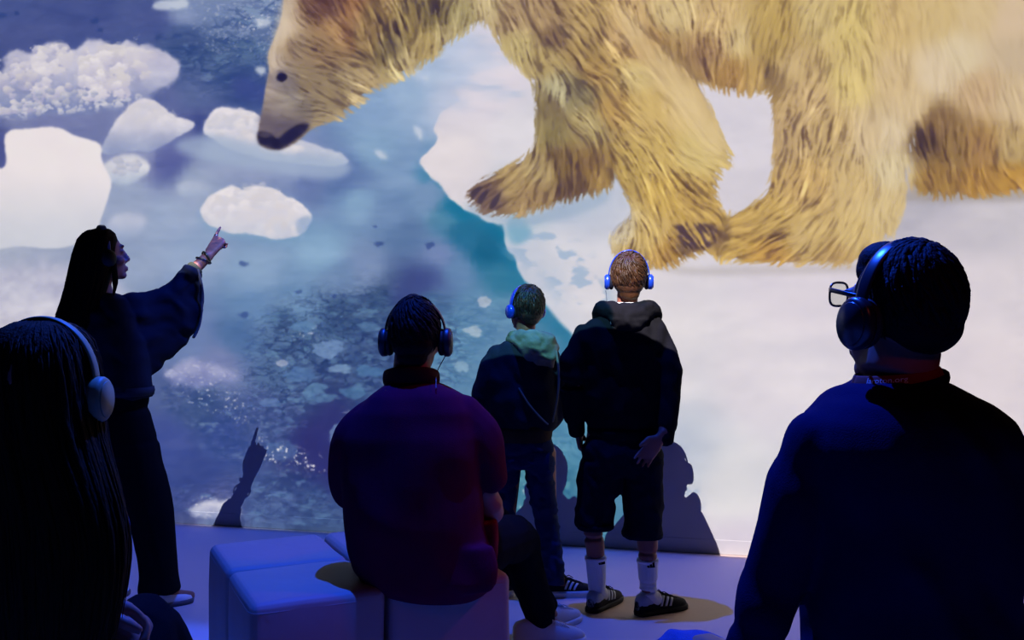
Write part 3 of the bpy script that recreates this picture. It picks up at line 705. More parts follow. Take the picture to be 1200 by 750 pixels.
def short_hair(h, root, m, lock=.05, n=170, nape=-.085, lift=.004, top=1.0, seed=1, quiff=0, width=1.0):
    """cropped hair: a fused cap from the fringe to the nape and tapered locks lying on it"""
    rnd = random.Random(seed); s = h.sc
    bm = bmesh.new()
    ell(bm, h.p(0, -.022, .030), h.ax(.079*width, .088, .096*top), 22, 14)
    ell(bm, h.p(0, -.052, nape*.3+.005), h.ax(.068*width, .052, .05), 18, 12)
    ell(bm, h.p(0, -.060, nape+.035), h.ax(.050, .032, .036), 16, 10)
    ell(bm, h.p(0, .034, .074), h.ax(.060*width, .044, .040*top), 16, 10)
    for q in (-1, 1): ell(bm, h.p(.066*q*width, .012, .03), h.ax(.014, .03, .046))
    if quiff: ell(bm, h.p(-.014, .024, .090), h.ax(.046, .046, .026+quiff), 16, 10)
    o = fuse('hair', bm, m, root, .005*s, 5)
    bm = bmesh.new()
    cr = Vector((.01, -.045, .115))
    for i in range(n):
        th = rnd.uniform(.0, 1.0)**.8*1.9; ph = rnd.uniform(0, 2*math.pi)
        tw = rnd.uniform(.3, .9)
        pts, rad = [], []
        L = lock*rnd.uniform(.7, 1.3)
        for k in range(5):
            t = th+k/4*L/.09; f = ph+tw*k/4*.6
            # walk from the crown down the ellipsoid
            x, y, z = math.sin(t)*math.cos(f), math.sin(t)*math.sin(f), math.cos(t)
            d = Vector((x, y*math.cos(.38)-z*math.sin(.38)*-1*-1, z*math.cos(.38)+y*math.sin(.38)*-1*-1))
            d.normalize()
            up = lift*math.sin(k/4*2.6)*rnd.uniform(.6, 1.6)
            q = Vector((d.x*(.080*width+up), -.020+d.y*(.090+up), .030+d.z*(.097*top+up)))
            if q.z < nape: q.z = nape
            pts.append(h.p(*q)); w = .0046*s*(1-(k/4)**2*.85)*rnd.uniform(.8, 1.2); rad.append((w, w*.42))
        if pts[-1].z < h.p(0, 0, nape+.01).z: continue
        if (pts[2]-h.C).dot(h.f) > .062*s and (pts[2]-h.C).dot(h.u) < .06*s: continue
        tube(bm, pts, rad, 6, (pts[2]-h.C).normalized(), dome=False)
    obj('hair_locks', bm, m, o)
    return o

def headphones(h, label, cm, pm, bw=.014, band_r=.098, cup=.034, cable=None, tilt=0, top=.118, group=None, band_m=None):
    """over-ear headphones: padded band, sliders, two cups with cushions"""
    root = empty('headphones', (0, 0, 0)); s = h.sc
    T = math.radians(tilt); f2 = h.f*math.cos(T)-h.u*math.sin(T); u2 = h.u*math.cos(T)+h.f*math.sin(T)
    def q(a, rr, off=0): return h.C+(h.r*math.cos(a)*rr[0]+u2*(math.sin(a)*rr[1]+.012)+f2*off)*s
    R0 = (band_r-.008, top-.012); A = [math.radians(x) for x in np.linspace(2, 178, 33)]
    def band(off, th, wd, a):
        bm = bmesh.new(); rr = []
        for t in a:
            n = (h.r*math.cos(t)+u2*math.sin(t)).normalized()
            rr.append(ring(bm, q(t, (R0[0]+off, R0[1]+off)), f2*wd*s, n*th*s, 12, 3))
        skin(bm, rr); return bm
    b = obj('headband', band(0, .0032, bw, A), band_m or cm, root)
    obj('band_padding', band(-.006, .004, bw*.85, A[6:27]), pm, b)
    for sg in (-1, 1):
        c = h.C+h.r*sg*(band_r-.006)*s-u2*.014*s
        # slider
        bm = bmesh.new(); tube(bm, [q(math.radians(90-sg*84), R0), c+u2*cup*.75*s+h.r*sg*.004*s, c+u2*cup*.2*s+h.r*sg*.008*s], [(.007*s, .003*s)]*3, 8, h.r); obj('slider', bm, mat('dark_metal', (.05, .05, .055), .35, .5, metal=.6), root)
        bm = bmesh.new(); rr = []
        for x, r in ((-.006, .55), (-.006, .96), (.0, 1.0), (.009, 1.0), (.014, .93), (.0165, .8), (.0165, .3)):
            rr.append(ring(bm, c+h.r*sg*x*s, f2*cup*r*.92*s, u2*cup*r*1.1*s, 28))
        skin(bm, rr); ec = obj('ear_cup', bm, cm, root)
        bm = bmesh.new(); rr = []
        for k in range(29):
            t = 2*math.pi*(k % 28)/28; d = f2*math.cos(t)*.92+u2*math.sin(t)*1.1
            rr.append(ring(bm, c-h.r*sg*.014*s+d*cup*.72*s, d.normalized()*.0105*s, h.r*.0105*s, 10))
        skin(bm, rr, False); obj('ear_cushion', bm, pm, ec)
        bm = bmesh.new(); rr = [ring(bm, c+h.r*sg*(.0165)*s, f2*cup*.74*s, u2*cup*.9*s, 24), ring(bm, c+h.r*sg*.0185*s, f2*cup*.7*s, u2*cup*.86*s, 24)]
        skin(bm, rr); obj('cup_plate', bm, cm, ec)
    if cable:
        bm = bmesh.new(); tube(bm, cable, [.0016]*len(cable), 8, sub=4, dome=False); obj('cable', bm, mat('cable_grey', (.06, .07, .1), .5, .4), root)
    tag(root, label, 'headphones', group or 'headphones worn by the visitors')
    base = h.C-h.u*.05*s
    for c in root.children:
        def go(o):
            o.data.transform(Matrix.Translation(-base))
            for k in o.children: go(k)
        go(c)
    root.location = base
    return root

def hand(bm, wr, f, n, thumb, sc=1.0, curl=(20, 25, 20), index=None, spread=.006, thumb_in=.35):
    """palm and five fingers: f along the fingers, n out of the palm, thumb = +1/-1 side along f x n"""
    f, n = f.normalized(), n.normalized(); n = (n-f*n.dot(f)).normalized(); s = f.cross(n)*thumb
    wr = Vector(wr)
    tube(bm, [wr-f*.03*sc, wr+f*.012*sc, wr+f*.05*sc, wr+f*.088*sc], [(.024*sc, .018*sc), (.027*sc, .017*sc), (.037*sc, .016*sc), (.040*sc, .0125*sc)], 16, n, 2.6)
    for i, (o, L) in enumerate(((.030, .074), (.0105, .082), (-.0105, .076), (-.030, .060))):
        c = curl
        if index is not None and i == 0: c = index
        d = (f+s*spread*(1.5-i)*8).normalized(); p = wr+f*.088*sc+s*o*sc; pts = [p-f*.02*sc, p]; rad = [.0085*sc, .0092*sc]; nn = n
        for k, fr in enumerate((.46, .30, .24)):
            a = math.radians(c[k]); d, nn = (d*math.cos(a)+nn*math.sin(a)).normalized(), (nn*math.cos(a)-d*math.sin(a)).normalized()
            p = p+d*L*fr*sc; pts.append(p); rad.append((.0086, .0078, .0066)[k]*sc)
        tube(bm, pts, rad, 10, n)
    b = wr+f*.022*sc+s*.022*sc; d = (f*.75+s*.75+n*thumb_in).normalized(); d2 = (f*1.0+s*.25+n*thumb_in*1.2).normalized()
    tube(bm, [b, b+d*.032*sc, b+d*.032*sc+d2*.03*sc, b+d*.032*sc+d2*.055*sc], [.014*sc, .0125*sc, .0105*sc, .0085*sc], 10, n)

def limb(bm, pts, rad, sub=4): tube(bm, pts, rad, 14, sub=sub)

def rows_px(bm, d, rows, n=28, e=2.4):
    """loft from (row, left, right, half thickness, depth shift) read at depth d; true size in metres"""
    R = []
    for y, l, r, b, ds in rows:
        D = d+ds; c = (P(l, y, D)+P(r, y, D))/2
        R.append((c, Vector(((r-l)/2*D/F, 0, 0)), Vector((0, b, 0))))
    loft(bm, R, n, e)

def shoe(root, heel, f, L, up_m, sole_m, stripe_m=None, lace_m=None, side=1, hi=1.0, sole_h=.022, lining_m=None):
    """low trainer: upper lofted heel to toe over a sole, three slanted side bars, laces"""
    f = Vector(f).normalized(); s = f.cross(Z3); heel = Vector(heel); k = L/.28
    sec = [(0, .022, .050), (.04, .030, .066), (.15, .035, .074), (.28, .036, .078), (.42, .038, .074), (.55, .042, .062), (.7, .045, .048), (.85, .042, .038), (.95, .030, .028), (1.0, .012, .016)]
    def outline(t):
        for (a, w, h), (b, w2, h2) in zip(sec, sec[1:]):
            if t <= b: q = (t-a)/(b-a); return (w+(w2-w)*q)*k, (h+(h2-h)*q)*k*hi
        return sec[-1][1]*k, sec[-1][2]*k*hi
    bm = bmesh.new(); rr = []
    for t, w, h in sec:
        w *= k; h *= k*hi; c = heel+f*t*L+Z3*sole_h*.7; vs = []
        for i in range(16):
            a = math.pi*i/15; vs.append(bm.verts.new(c+s*math.copysign(abs(math.cos(a))**.75, math.cos(a))*w+Z3*h*math.sin(a)**.8))
        rr.append(vs)
    skin(bm, rr)
    u = obj('shoe', bm, up_m, root)
    bm = bmesh.new(); lo, md, tp = [], [], []
    N = 28
    for i in range(N):
        a = 2*math.pi*i/N; t = .5-.5*math.cos(a); w = outline(min(.995, max(.0, t)))[0]
        y = math.copysign(1, math.sin(a)) if abs(math.sin(a)) > 1e-6 else 0
        w = w*1.10*min(1, abs(math.sin(a))*2.2)**.6; p = heel+f*(-.006+t*(L+.012))+s*y*w
        lo.append(bm.verts.new(p+Z3*.001)); md.append(bm.verts.new(heel+f*.5*L+(p-heel-f*.5*L)*1.02+Z3*sole_h*.6)); tp.append(bm.verts.new(p+Z3*sole_h))
    skin(bm, [lo, md, tp]); obj('sole', bm, sole_m, u)
    if stripe_m:
        for q in (-1, 1):
            for j in range(3):
                t0 = .40+j*.085; bm = bmesh.new(); g = []
                for v in range(6):
                    e = v/5; t = t0-.02+e*.085; w, h = outline(t); a = math.radians(12+e*52)
                    row = []
                    for dt in (0, .042):
                        w, h = outline(t+dt)
                        row.append(heel+f*(t+dt)*L+Z3*sole_h*.7+s*q*abs(math.cos(a))**.75*w*1.015+Z3*h*1.015*math.sin(a)**.8)
                    g.append(row)
                va = [[bm.verts.new(p) for p in row] for row in g]; vb = [[bm.verts.new(p+s*q*.0015+Z3*.001) for p in row] for row in g]
                rings = [(va[i][0], va[i][1], vb[i][1], vb[i][0]) for i in range(6)]
                skin(bm, rings); obj('stripe', bm, stripe_m, u)
    if lace_m:
        bm = bmesh.new()
        for j in range(5):
            t = .44+j*.055; w, h = outline(t); c = heel+f*t*L+Z3*(sole_h*.7+h+.002); c2 = c+f*.03*k-Z3*.006
            for q in (-1, 1): tube(bm, [c-s*q*.022*k-Z3*.008, c+f*.008, c2+s*q*.022*k-Z3*.006], [(.003, .0018)]*3, 6, dome=False)
        w, h = outline(.42); c = heel+f*.41*L+Z3*(sole_h*.7+h+.004)
        for q in (-1, 1):
            tube(bm, [c, c+s*q*.018+Z3*.010, c+s*q*.032+f*.008, c+s*q*.014+f*.01, c], [.0022]*5, 6, dome=False); tube(bm, [c, c+s*q*.022+f*.025+Z3*.001, c+s*q*.030+f*.045-Z3*.012], [.002]*3, 6, dome=False)
        obj('laces', bm, lace_m, u)
    if lining_m:
        bm = bmesh.new()
        for t, w, h in ((-.004, .02, .062), (.05, .031, .078), (.14, .036, .086), (.26, .036, .086)): pass
        R = []
        for (t, w, h) in ((.0, .020, .062), (.05, .030, .080), (.13, .0345, .088), (.24, .035, .090), (.33, .030, .086)):
            c = heel+f*t*L+Z3*(sole_h*.7+h*k*hi*.55); R.append((c, s*w*k, Z3*h*k*hi*.45))
        loft(bm, R, 16, 2.4); obj('heel_lining', bm, lining_m, u)
    return u

CLOTH = lambda n, c, **k: mat(n, c, .95, .03, (.25, 420), .18, 14, **k)
black_cloth = CLOTH('black_cloth', (.0045, .0045, .006))
hair_dark = mat('dark_brown_hair', (.010, .004, .002), .75, .05, (.5, 60), .5, 26, (3, 3, .25))

# ---------------------------------------------------------------- boy in the black hooded top (right of the two boys)
def boy_black():
    d = 4.33; sc = .92
    h = Head(P(737, 327, d), yaw=-3, pitch=8, sc=.90)
    bm = bmesh.new(); h.flesh(bm)
    tube(bm, [P(736, 338, d+.01), P(735, 356, d+.005), P(734, 372, d)], [.047, .045, .06], 16)
    rows_px(bm, d, [(372, 712, 756, .06, 0), (392, 692, 774, .085, 0), (430, 692, 768, .095, .0), (480, 692, 766, .09, 0), (520, 686, 770, .10, 0), (550, 688, 768, .095, 0)])
    shL, elL, wrL = P(684, 394, d), P(673, 448, d-.02), P(677, 502, d+.02)
    shR, elR, wrR = P(770, 394, d), P(783, 452, d-.06), P(777, 512, d-.12)
    limb(bm, [shL, elL, wrL], [.042, .034, .024]); limb(bm, [shR, elR, wrR], [.042, .034, .024])
    hand(bm, wrL, P(681, 530, d+.03)-wrL, Vector((1, -.2, .1)), -1, .88, (30, 38, 30))
    hand(bm, wrR+Vector((-.01, -.01, 0)), Vector((-.62, -.06, -.72)), Vector((.1, -1, -.1)), 1, .92, (8, 12, 10), spread=.010, thumb_in=.2)
    anL, anR = P(700, 700, 4.36), P(760, 706, 4.30)
    anL.z = anR.z = .085
    knL, knR = P(696, 615, 4.33), P(758, 625, 4.30)
    limb(bm, [P(708, 530, d), knL, (knL*2+anL)/3-Vector((0, .006, 0)), (knL+anL*2)/3, anL], [.075, .047, .0425, .034, .028]); limb(bm, [P(750, 530, d), knR, (knR*2+anR)/3-Vector((0, .006, 0)), (knR+anR*2)/3, anR], [.075, .047, .0425, .034, .028])
    fL, fR = Vector((.149, .229, 0)).normalized(), Vector((.213, .121, 0)).normalized()
    for a, f in ((anL, fL), (anR, fR)): limb(bm, [a, a+f*.05-Z3*.035, a+f*.15-Z3*.06], [.03, .03, .02])
    p = fuse('person', bm, skin_m, None, .006, 3, deci=.5)
    tag(p, 'boy in black hooded top, dark knee-length shorts and white socks, one hand behind his hip', 'person', 'visitors watching the film')
    short_hair(h, p, mat('chestnut_hair', (.055, .020, .006), .5, .35, (.4, 90), .7, 30), .058, 520, -.098, .007, 1.04, 4)
    # hooded top
    tm = mat('black_fleece', (.0085, .0085, .011), .97, .03, (.3, 300), .2, 12)
    bm = bmesh.new()
    rows_px(bm, d, [(364, 704, 760, .07, .01), (372, 694, 774, .085, 0), (384, 682, 782, .10, 0), (400, 674, 785, .11, 0), (430, 678, 782, .118, 0), (470, 682, 778, .12, 0), (492, 687, 776, .12, 0), (503, 689, 774, .112, 0), (510, 690, 773, .104, 0)])
    limb(bm, [P(688, 392, d), P(675, 420, d-.01), P(670, 455, d-.02), P(674, 490, d+.01)], [.055, .062, .056, .046])
    limb(bm, [P(770, 392, d), P(780, 425, d-.03), P(784, 460, d-.06), P(781, 500, d-.10)], [.055, .062, .056, .046])
    t = fuse('hooded_top', bm, tm, p, .008, 5, folds(.009, (26, 26, 20), 5))
    bm = bmesh.new(); limb(bm, [P(674, 487, d+.01), P(676, 507, d+.02)], [.041, .036]); obj('cuff', bm, tm, t)
    bm = bmesh.new(); limb(bm, [P(781, 498, d-.09), P(779, 516, d-.115)], [.041, .038]); obj('cuff', bm, tm, t)
    bm = bmesh.new(); rows_px(bm, d, [(500, 688, 775, .116, 0), (505, 688, 775, .12, 0), (513, 690, 773, .116, 0)]); obj('waistband', bm, tm, t)
    # hood lying on the back
    bm = bmesh.new()
    tube(bm, [P(700, 372, d+.02), P(706, 362, d-.03), P(722, 366, d-.085), P(738, 369, d-.095), P(752, 366, d-.08), P(764, 363, d-.02), P(770, 372, d+.03)], [(.028, .03), (.034, .04), (.036, .05), (.036, .052), (.036, .05), (.034, .04), (.026, .028)], 14, sub=3)
    rows_px(bm, d-.10, [(364, 716, 752, .03, .02), (374, 712, 760, .04, .01), (388, 720, 752, .03, .02)])
    fuse('hood', bm, tm, t, .006, 4, folds(.006, (50, 50, 40), 9))
    bm = bmesh.new()
    tube(bm, [P(714, 366, d+.03), P(719, 359, d-.045), P(736, 359, d-.06), P(752, 359, d-.04), P(757, 366, d+.03)], [(.006, .012), (.006, .016), (.006, .018), (.006, .016), (.006, .012)], 10, sub=4); tag(obj('undershirt_collar', bm, mat('white_cotton', (.80, .79, .78), .9, .1), p), 'white collar edge')
    # shorts
    sm = mat('dark_denim', (.008, .009, .017), .95, .05, (.4, 240), .35, 40)
    bm = bmesh.new()
    rows_px(bm, d, [(496, 692, 770, .10, 0), (510, 688, 773, .112, 0), (530, 681, 777, .125, -.005), (545, 680, 777, .125, 0), (556, 688, 770, .11, 0)])
    for x0, rows in ((0, [(540, 679, 730, .11), (570, 677, 727, .105), (595, 675, 722, .10), (613, 675, 718, .098), (617, 676, 718, .097)]), (1, [(540, 728, 778, .11), (570, 729, 777, .105), (600, 730, 776, .10), (622, 731, 776, .098), (627, 732, 775, .097)])):
        rows_px(bm, d-.01*x0, [(y, l, r, b, 0) for y, l, r, b in rows])
    s = fuse('shorts', bm, sm, p, .007, 3, folds(.011, (30, 30, 26), 11))
    for l, r, y in ((676, 718, 615), (731, 776, 625)):
        bm = bmesh.new(); rows_px(bm, d-.005, [(y-4, l, r, .100, 0), (y, l-.5, r+.5, .102, 0), (y+3, l, r, .100, 0)]); obj('hem', bm, sm, s)
    # socks, shoes
    wm = mat('white_ribbed_sock', (.74, .74, .74), .9, .1, (.5, 320), .05, 60, (1, 1, .05))
    bl = mat('black_suede', (.006, .006, .007), .8, .25, (.2, 300), .2, 20); gl = mat('white_leather', (.62, .66, .68), .5, .3)
    for i, (a, f, kn, py) in enumerate(((anL, fL, knL, 651), (anR, fR, knR, 655))):
        top = kn.lerp(a, (kn.z-P(0, py, a.y).z)/(kn.z-a.z))
        bm = bmesh.new(); limb(bm, [top, top*.75+a*.25, a*.7+top*.3, a, a+f*.035-Z3*.03], [.0455, .0445, .040, .038, .038]); k = fuse('sock', bm, wm, p, .005, 3)
        bm = bmesh.new(); tube(bm, [top-Z3*.0, top-Z3*.014], [.0475, .0475], 20, dome=False); obj('sock_cuff', bm, wm, k)
        # three-bar emblem near the top of the sock
        ax = top*.72+a*.28; cen = ax+Z3*.028; R = .0462
        for j in range(3):
            bm = bmesh.new(); hgt = (.010, .017, .024)[j]; a0 = (-.30, -.06, .20)[j]+(.28 if i else .62); va, vb = [], []
            for (da, dz) in ((-.13, -.012), (.11, -.012), (.0, -.012+hgt), (-.20, -.012+hgt*.8)):
                w = a0+da; dr = Vector((math.sin(w), -math.cos(w), 0)); va.append(bm.verts.new(cen+dr*(R-.002)+Z3*dz)); vb.append(bm.verts.new(cen+dr*(R+.0012)+Z3*dz))
            skin(bm, [va, vb]); obj('emblem_bar', bm, mat('black_print', (.004, .004, .005), .8, .2), k)
        heel = Vector((a.x, a.y, 0))-f*.062
        shoe(p, heel, f, .262, bl, mat('black_rubber', (.008, .007, .007), .7, .3), gl, mat('black_laces', (.01, .01, .011), .9, .2), lining_m=mat('grey_blue_lining', (.40, .45, .52), .8, .2))
    rebase(p, (.53, 4.33, 0))
    bc = mat('blue_plastic', (.010, .045, .42), .28, .6, coat=.4); bp = mat('dark_cushion', (.008, .008, .02), .7, .3)
    headphones(h, 'blue on-ear headphones worn by the boy in the black hooded top', bc, bp, .016, .105, .034, [h.C-h.r*.10-h.u*.05, P(711, 352, d), P(712, 362, d-.06), P(716, 380, d-.1)], tilt=2, top=.139)
boy_black()

# ---------------------------------------------------------------- boy in the hooded jacket and jeans (left of the two)
def boy_jeans():
    d = 4.56
    h = Head(P(616, 362, d), yaw=34, pitch=6, sc=.86)
    bm = bmesh.new(); h.flesh(bm)
    tube(bm, [P(617, 374, d), P(616, 390, d), P(616, 404, d)], [.044, .043, .06], 16)
    rows_px(bm, d, [(404, 596, 634, .06, 0), (420, 580, 645, .08, 0), (460, 584, 642, .09, 0), (500, 586, 640, .085, 0), (530, 582, 645, .09, 0), (548, 584, 644, .085, 0)])
    shL, elL, wrL = P(579, 424, d), P(566, 474, d+.02), P(580, 498, d+.16)
    shR, elR, wrR = P(645, 424, d), P(652, 474, d+.02), P(640, 498, d+.16)
    for a, b, c, t in ((shL, elL, wrL, -1), (shR, elR, wrR, 1)):
        limb(bm, [a, b, c], [.040, .032, .023]); hand(bm, c, Vector((-.5*t, .55, -.2)), Vector((0, -.6, -.4)), -t, .82, (25, 30, 20))
    hipL, hipR = P(596, 530, d), P(634, 530, d); knL, anL = P(592, 610, d+.02), P(590, 678, d+.03); knR, anR = P(641, 604, d+.02), P(651, 679, d-.0)
    anL.z = anR.z = .08
    for a, b, c in ((hipL, knL, anL), (hipR, knR, anR)): limb(bm, [a, b, c], [.07, .047, .033])
    fR, fL = Vector((.95, .12, 0)).normalized(), Vector((-.5, .8, 0)).normalized()
    for a, f in ((anL, fL), (anR, fR)): limb(bm, [a, a+f*.05-Z3*.035, a+f*.14-Z3*.055], [.03, .03, .02])
    p = fuse('person', bm, skin_m, None, .006, 3, deci=.5)
    tag(p, 'boy in dark hooded jacket and blue jeans, head turned left', 'person', 'visitors watching the film')
    short_hair(h, p, mat('ash_brown_hair', (.028, .011, .004), .5, .35, (.4, 90), .5, 30), .06, 520, -.082, .004, 1.05, 8, width=1.08)
    jm = mat('slate_jacket', (.014, .016, .026), .9, .08, (.3, 260), .25, 10)
    gm = mat('grey_green_hood', (.17, .165, .12), .85, .2, (.3, 200), .35, 16)
    bm = bmesh.new()
    rows_px(bm, d, [(395, 600, 636, .07, .02), (402, 590, 644, .085, 0), (415, 578, 650, .10, 0), (440, 570, 654, .115, 0), (470, 570, 655, .125, 0), (492, 574, 651, .125, 0), (503, 578, 647, .115, 0)])
    limb(bm, [P(586, 414, d), P(572, 440, d), P(566, 470, d+.01), P(572, 490, d+.08), P(581, 499, d+.14)], [.055, .060, .055, .046, .038])
    limb(bm, [P(642, 414, d), P(650, 440, d), P(653, 470, d+.01), P(648, 490, d+.08), P(640, 499, d+.14)], [.050, .056, .052, .046, .038])
    t = fuse('hooded_jacket', bm, jm, p, .008, 5, folds(.010, (24, 24, 18), 21))
    bm = bmesh.new(); rows_px(bm, d, [(497, 578, 647, .118, 0), (503, 577, 648, .122, 0), (511, 578, 647, .119, 0), (516, 580, 645, .112, 0)]); tag(obj('waistband', bm, mat('brown_rib', (.045, .028, .018), .9, .1, (.5, 200), .2, 30, (1, 1, .1)), t), 'brown ribbed waistband')
    bm = bmesh.new()
    tube(bm, [P(599, 402, d+.04), P(601, 396, d-.03), P(612, 398, d-.09), P(626, 401, d-.11), P(640, 404, d-.09), P(648, 408, d-.02), P(646, 406, d+.04)], [(.026, .026), (.03, .034), (.036, .05), (.042, .06), (.040, .056), (.032, .04), (.026, .026)], 14, sub=3)
    rows_px(bm, d-.09, [(394, 608, 640, .04, .02), (408, 606, 650, .055, .01), (420, 612, 652, .05, .015), (432, 622, 648, .03, .03)])
    tag(fuse('hood', bm, gm, t, .006, 4, folds(.008, (46, 46, 40), 23)), 'grey-green hood')
    bm = bmesh.new(); tube(bm, [P(652, 412, d-.10), P(655, 440, d-.115), P(653, 470, d-.12), P(648, 494, d-.115)], [(.006, .004)]*4, 8, sub=4); tag(obj('side_piping', bm, mat('pale_piping', (.16, .15, .11), .8, .2), t), 'pale piping')
    bm = bmesh.new(); tube(bm, [P(608, 455, d-.118), P(620, 474, d-.128), P(634, 490, d-.126), P(642, 497, d-.118)], [(.005, .004)]*4, 8, sub=4); tag(obj('back_piping', bm, mat('pale_piping', (.16, .15, .11), .8, .2), t), 'pale piping')
    dm = mat('blue_denim', (.016, .026, .085), .93, .06, (.4, 240), .35, 30)
    bm = bmesh.new()
    rows_px(bm, d, [(508, 580, 646, .10, 0), (525, 577, 649, .112, 0), (540, 577, 650, .11, 0), (548, 584, 644, .09, 0)])
    rows_px(bm, d, [(532, 614, 650, .10, 0), (560, 616, 650, .088, 0), (590, 622, 652, .076, .01), (610, 626, 655, .07, .02), (640, 632, 658, .062, .01), (670, 638, 661, .058, 0), (683, 640, 662, .056, 0)])
    rows_px(bm, d, [(532, 577, 612, .10, 0), (560, 577, 608, .088, 0), (590, 577, 604, .076, .01), (610, 576, 602, .07, .02), (640, 576, 600, .062, .02), (676, 577, 600, .056, .03)])
    j = fuse('jeans', bm, dm, p, .007, 3, folds(.007, (40, 40, 55), 25))
    bm = bmesh.new(); boxb(bm, P(634, 541, d-.108), Vector((.075, 0, 0)), Vector((0, .008, 0)), Vector((0, 0, .08)), .003); obj('back_pocket', bm, dm, j)
    bl = mat('black_suede', (.006, .006, .007), .8, .25); wr = mat('white_rubber', (.62, .62, .62), .5, .3)
    for a, f in ((anL, fL), (anR, fR)):
        shoe(p, Vector((a.x, a.y, 0))-f*.055, f, .235, bl, wr, mat('white_leather', (.62, .66, .68), .5, .3), mat('black_laces', (.01, .01, .011), .9, .2), sole_h=.03)
    rebase(p, (.08, 4.56, 0))
    bc = mat('blue_plastic', (.010, .045, .42), .28, .6)
    headphones(h, 'blue on-ear headphones worn by the boy in jeans', bc, mat('dark_cushion', (.008, .008, .02), .7, .3), .014, .103, .034, tilt=6, top=.128)
    bm = bmesh.new()
    R = .050; c = P(616, 392, d); rr = []
    for k in range(33):
        t = 2*math.pi*(k % 32)/32; dd = Vector((math.cos(t), math.sin(t), 0)); rr.append(ring(bm, c+dd*R+Z3*(.012*math.sin(t)), dd*.0015, Z3*.011, 8, 3))
    skin(bm, rr, False); ly = obj('lanyard', bm, mat('red_ribbon', (.55, .05, .02), .8, .2), None)
    tag(ly, 'red lanyard ribbon round the neck of the boy in jeans', 'lanyard', 'lanyards'); rebase(ly, c)
boy_jeans()

